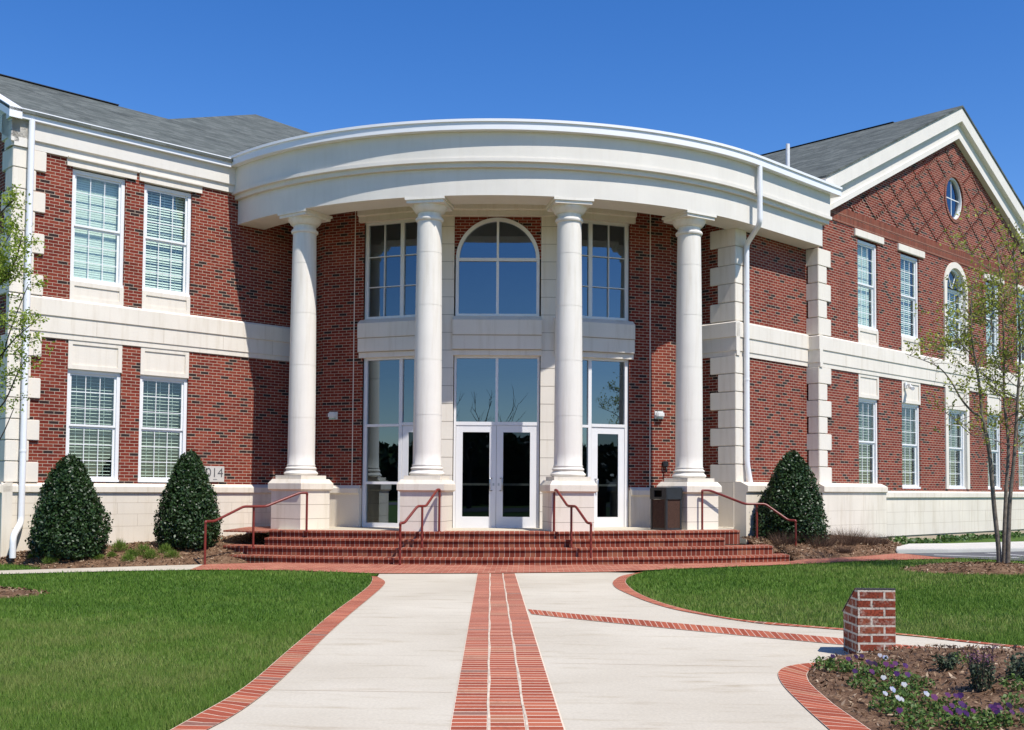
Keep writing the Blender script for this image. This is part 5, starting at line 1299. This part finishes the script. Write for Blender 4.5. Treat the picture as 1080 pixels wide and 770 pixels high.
# ------------------------------------------------------------------ trees
def branch(mb, pts, r0, r1, seg=7):
    P = [Vector(p) for p in pts]; out = []
    for i in range(len(P)-1):
        p0, p1, p2, p3 = P[max(i-1, 0)], P[i], P[i+1], P[min(i+2, len(P)-1)]
        for k in range(5):
            u_ = k/5; out.append(.5*((2*p1)+(-p0+p2)*u_+(2*p0-5*p1+4*p2-p3)*u_*u_+(-p0+3*p1-3*p2+p3)*u_**3))
    out.append(P[-1]); mb.tube(out, r0, seg, r1); return out
def twigs(mb, start, d, length, depth, L_, spread=.55, rad=.008, leafn=7, leaf_from=1, leafsp=.05):
    """a twig that forks; collects leaf points along its outer part"""
    p = Vector(start); d = Vector(d).normalized(); pts = [p.copy()]
    n = 4
    for k in range(n):
        d = (d+Vector((random.gauss(0, .14), random.gauss(0, .14), random.gauss(.03, .10)))).normalized(); p = p+d*length/n; pts.append(p.copy())
    mb.tube(pts, rad, 4, rad*.45)
    if depth <= leaf_from:
        for k in range(leafn):
            q = pts[random.randint(1, n)]; L_.append(list(q+Vector((random.gauss(0, leafsp), random.gauss(0, leafsp), random.gauss(0, leafsp)))))
    if depth > 0:
        for k in range(random.choice((2, 3))):
            q = pts[random.randint(1, n)]; dd = (d+Vector((random.gauss(0, spread), random.gauss(0, spread), random.gauss(.1, spread*.7)))).normalized()
            twigs(mb, q, dd, length*random.uniform(.55, .8), depth-1, L_, spread, rad*.6, leafn, leaf_from, leafsp)

YT = 19.85
tr = empty('young_tree', (8.45, YT, .15)); tag(tr, 'young multi stemmed tree with sparse yellow green leaves on the right lawn', 'tree')
q8 = lambda x, y, dy=0.: tuple(at(940+x/4.05, 420+y/4.05, YT+dy)); q7 = lambda x, y, dy=0.: tuple(at(940+x/4.05, 230+y/4.05, YT+dy))
Lv = []
stems = [
    ([q8(462, 745), q8(458, 640), q8(440, 470), q8(420, 240, -.05), q8(400, 130, -.08), q8(385, 75, -.1)], .045, .033, 0),
    ([q8(480, 745, .1), q8(484, 560, .12), q8(490, 400, .15), q8(500, 200, .2), q8(482, 0, .25), q7(480, 500, .3), q7(470, 300, .35), q7(450, 120, .4)], .042, .010, 1),
    ([q8(497, 745, -.1), q8(500, 600, -.12), q8(508, 420, -.15), q8(525, 250, -.2), q8(540, 0, -.2), q7(550, 560, -.25), q7(540, 330, -.3), q7(520, 130, -.3)], .046, .010, 1)]
for pts, r0, r1, lv in stems:
    mb = MB(); out = branch(mb, pts, r0, r1, 9)
    if lv:
        for k in range(34):
            i = random.randint(int(len(out)*.45), len(out)-2); a = random.random()*6.28
            twigs(mb, out[i], (math.cos(a), math.sin(a), random.uniform(.3, 1.)), random.uniform(.35, .75), 2, Lv, rad=.009, leafn=6)
    mb.build('trunk', M['bark'], tr, smooth=60)
limbs = [
    ([q8(385, 75, -.1), q8(382, 0, -.1), q7(365, 640, -.1), q7(345, 520, -.15), q7(340, 400, -.2), q7(350, 280, -.2)], .030, .007, 18),
    ([q8(385, 75, -.1), q8(350, 60, -.1), q8(300, 5, -.15), q7(250, 690, -.2), q7(190, 630, -.3), q7(60, 580, -.4)], .026, .005, 13),
    ([q7(480, 600, .3), q7(510, 600, .3), q7(567, 560, .35), q7(640, 480, .4)], .020, .006, 10),
    ([q7(360, 600, -.1), q7(300, 540, -.2), q7(250, 480, -.3), q7(170, 440, -.3)], .014, .004, 10),
    ([q8(525, 230, -.2), q8(560, 190, -.1), q8(620, 160, .1), q7(680, 700, .2)], .02, .006, 12),
    ([q7(365, 640, -.1), q7(420, 520, -.05), q7(430, 400, .0), q7(440, 250, .1)], .014, .005, 14),
    ([q8(405, 150, -.1), q8(360, 165, -.2), q8(290, 110, -.3), q8(230, 60, -.35)], .012, .004, 8)]
for pts, r0, r1, k_ in limbs:
    mb = MB(); out = branch(mb, pts, r0, r1, 7)
    for k in range(k_):
        i = random.randint(int(len(out)*.3), len(out)-2); a = random.random()*6.28
        twigs(mb, out[i], (math.cos(a), math.sin(a), random.uniform(-.1, .8)), random.uniform(.25, .55), 2 if random.random() < .6 else 1, Lv, rad=.006, leafn=5)
    mb.build('limb', M['bark'], tr, smooth=60)
Lv = np.array(Lv); 
crown = leaves('crown', Lv, .062, M['olive'], tr, (8.45, YT, 3.), aspect=.55)

tl_ = empty('leafy_tree', (-8.30, 15.3, .05)); tag(tl_, 'leafy young tree at the left photo edge, its branches in front of the corner', 'tree')
mb = MB(); Lf = []
tb = [(-8.30, 15.3, 0.), (-8.28, 15.3, 1.3), (-8.32, 15.35, 2.6), (-8.25, 15.3, 3.8), (-8.3, 15.3, 5.)]
out = branch(mb, tb, .085, .02, 9); mb.build('trunk', M['bark_dark'], tl_, smooth=60)
YL = 15.2
b7 = lambda x, y, dy=0.: tuple(at(x, y, YL+dy))
for pts, k_, lf in (([tb[2], b7(-40, 330), b7(0, 300, -.2), b7(16, 275, -.3), b7(24, 245, -.3)], 24, 9), ([tb[2], b7(-40, 400), b7(-5, 380), b7(15, 358, -.2), b7(36, 340, -.3)], 20, 9), ([tb[3], b7(-40, 260), b7(-10, 235), b7(10, 215), b7(18, 208)], 14, 9), ([tb[1], b7(-40, 460), b7(0, 430), b7(18, 395), b7(30, 375)], 14, 5), ([tb[3], b7(-50, 320), b7(-20, 300), b7(0, 265), b7(12, 245)], 26, 9), ([tb[1], b7(-40, 490), b7(-5, 470), b7(15, 430)], 7, 5), ([tb[2], (-8.9, 15.5, 3.2), (-9.4, 15.8, 4.)], 8, 9), ([tb[3], (-8.7, 15.8, 4.4), (-8.9, 16.2, 5.)], 8, 9), ([tb[1], b7(-40, 440, .3), b7(-8, 405, .3), b7(12, 345, .2), b7(30, 300, .1)], 10, 7)):
    mb = MB(); out = branch(mb, pts, .022, .005, 6)
    for k in range(k_):
        i = random.randint(int(len(out)*.35), len(out)-1); a = random.random()*6.28
        twigs(mb, out[i], (math.cos(a), math.sin(a), random.uniform(-.2, .8)), random.uniform(.14, .28), 1, Lf, rad=.004, leafn=lf*2, leafsp=.045)
    mb.build('limb', M['bark_dark'], tl_, smooth=60)
leaves('crown', np.array(Lf), .046, M['spring'], tl_, (-8.3, 15.3, 3.), aspect=.6)

# ------------------------------------------------------------------ across the street, behind the viewer: what the glass reflects
sheet('road', [(-80, -34), (80, -34), (80, -22), (-80, -22)], .0, M['asphalt'], 'asphalt street behind the viewer', 'road', cut=40)
P = []
for k in range(900):
    x = random.uniform(-150, 100); y = random.uniform(-64, -46); r = random.uniform(1.4, 2.6); hh = random.uniform(.8, 5.6)
    q = rng.normal(size=(260, 3)); q /= np.linalg.norm(q, axis=1)[:, None]; q *= (.5+.5*rng.random((260, 1))); P.append(np.column_stack([x+q[:, 0]*r, y+q[:, 1]*r, hh+q[:, 2]*r*.8]))
P = np.concatenate(P); P = P[P[:, 2] > 0]
o = leaves('far_wood', P, 1.0, M['holly'], aspect=.8); tag(o, 'dark far trees across the street', 'trees', kind='stuff')
for x, y, hgt in ((-4.6, -32., 9.5), (9., -36., 10.)):
    t = empty('bare_tree', (x, y, 0)); tag(t, 'bare street tree behind the viewer '+('on the left' if x < 0 else 'on the right'), 'tree')
    mb = MB(); dm = []; mb.tube([(x, y, 0), (x+.1, y, hgt*.35)], .2, 8, .14)
    for k in range(7):
        a = random.random()*6.28; twigs(mb, (x+.1, y, hgt*random.uniform(.28, .36)), (math.cos(a)*.8, math.sin(a)*.8, 1.), hgt*.3, 3, dm, rad=.07, spread=.5)
    mb.build('trunk', M['bark_dark'], t)

# ------------------------------------------------------------------ light
AZ_, EL = math.radians(40), math.radians(57)
sun = bpy.data.lights.new('sun', 'SUN'); sun.energy = 4.7; sun.angle = math.radians(.53); sun.color = (1., .955, .89)
so = bpy.data.objects.new('sun', sun); COL.objects.link(so)
dv = Vector((math.sin(AZ_)*math.cos(EL), -math.cos(AZ_)*math.cos(EL), math.sin(EL)))
so.rotation_euler = dv.to_track_quat('Z', 'Y').to_euler(); so.location = dv*80
w = bpy.data.worlds.new('World'); scene.world = w; w.use_nodes = True; nt = w.node_tree
bg = nt.nodes['Background']; sky = nt.nodes.new('ShaderNodeTexSky'); sky.sky_type = 'NISHITA'; sky.sun_disc = False
sky.sun_elevation = EL; sky.sun_rotation = math.radians(140); sky.altitude = 200; sky.air_density = 1.0; sky.dust_density = .1; sky.ozone_density = 3.0
hs = nt.nodes.new('ShaderNodeHueSaturation'); hs.inputs['Saturation'].default_value = 1.34; hs.inputs['Hue'].default_value = .5125; hs.inputs['Value'].default_value = 1.12
nt.links.new(sky.outputs[0], hs.inputs['Color']); nt.links.new(hs.outputs[0], bg.inputs['Color']); bg.inputs['Strength'].default_value = .12
vs = scene.view_settings; vs.view_transform = 'Standard'; vs.look = 'None'; vs.exposure = .29; vs.gamma = 1.; vs.use_curve_mapping = False
scene.cycles.max_bounces = 8; scene.cycles.transparent_max_bounces = 12
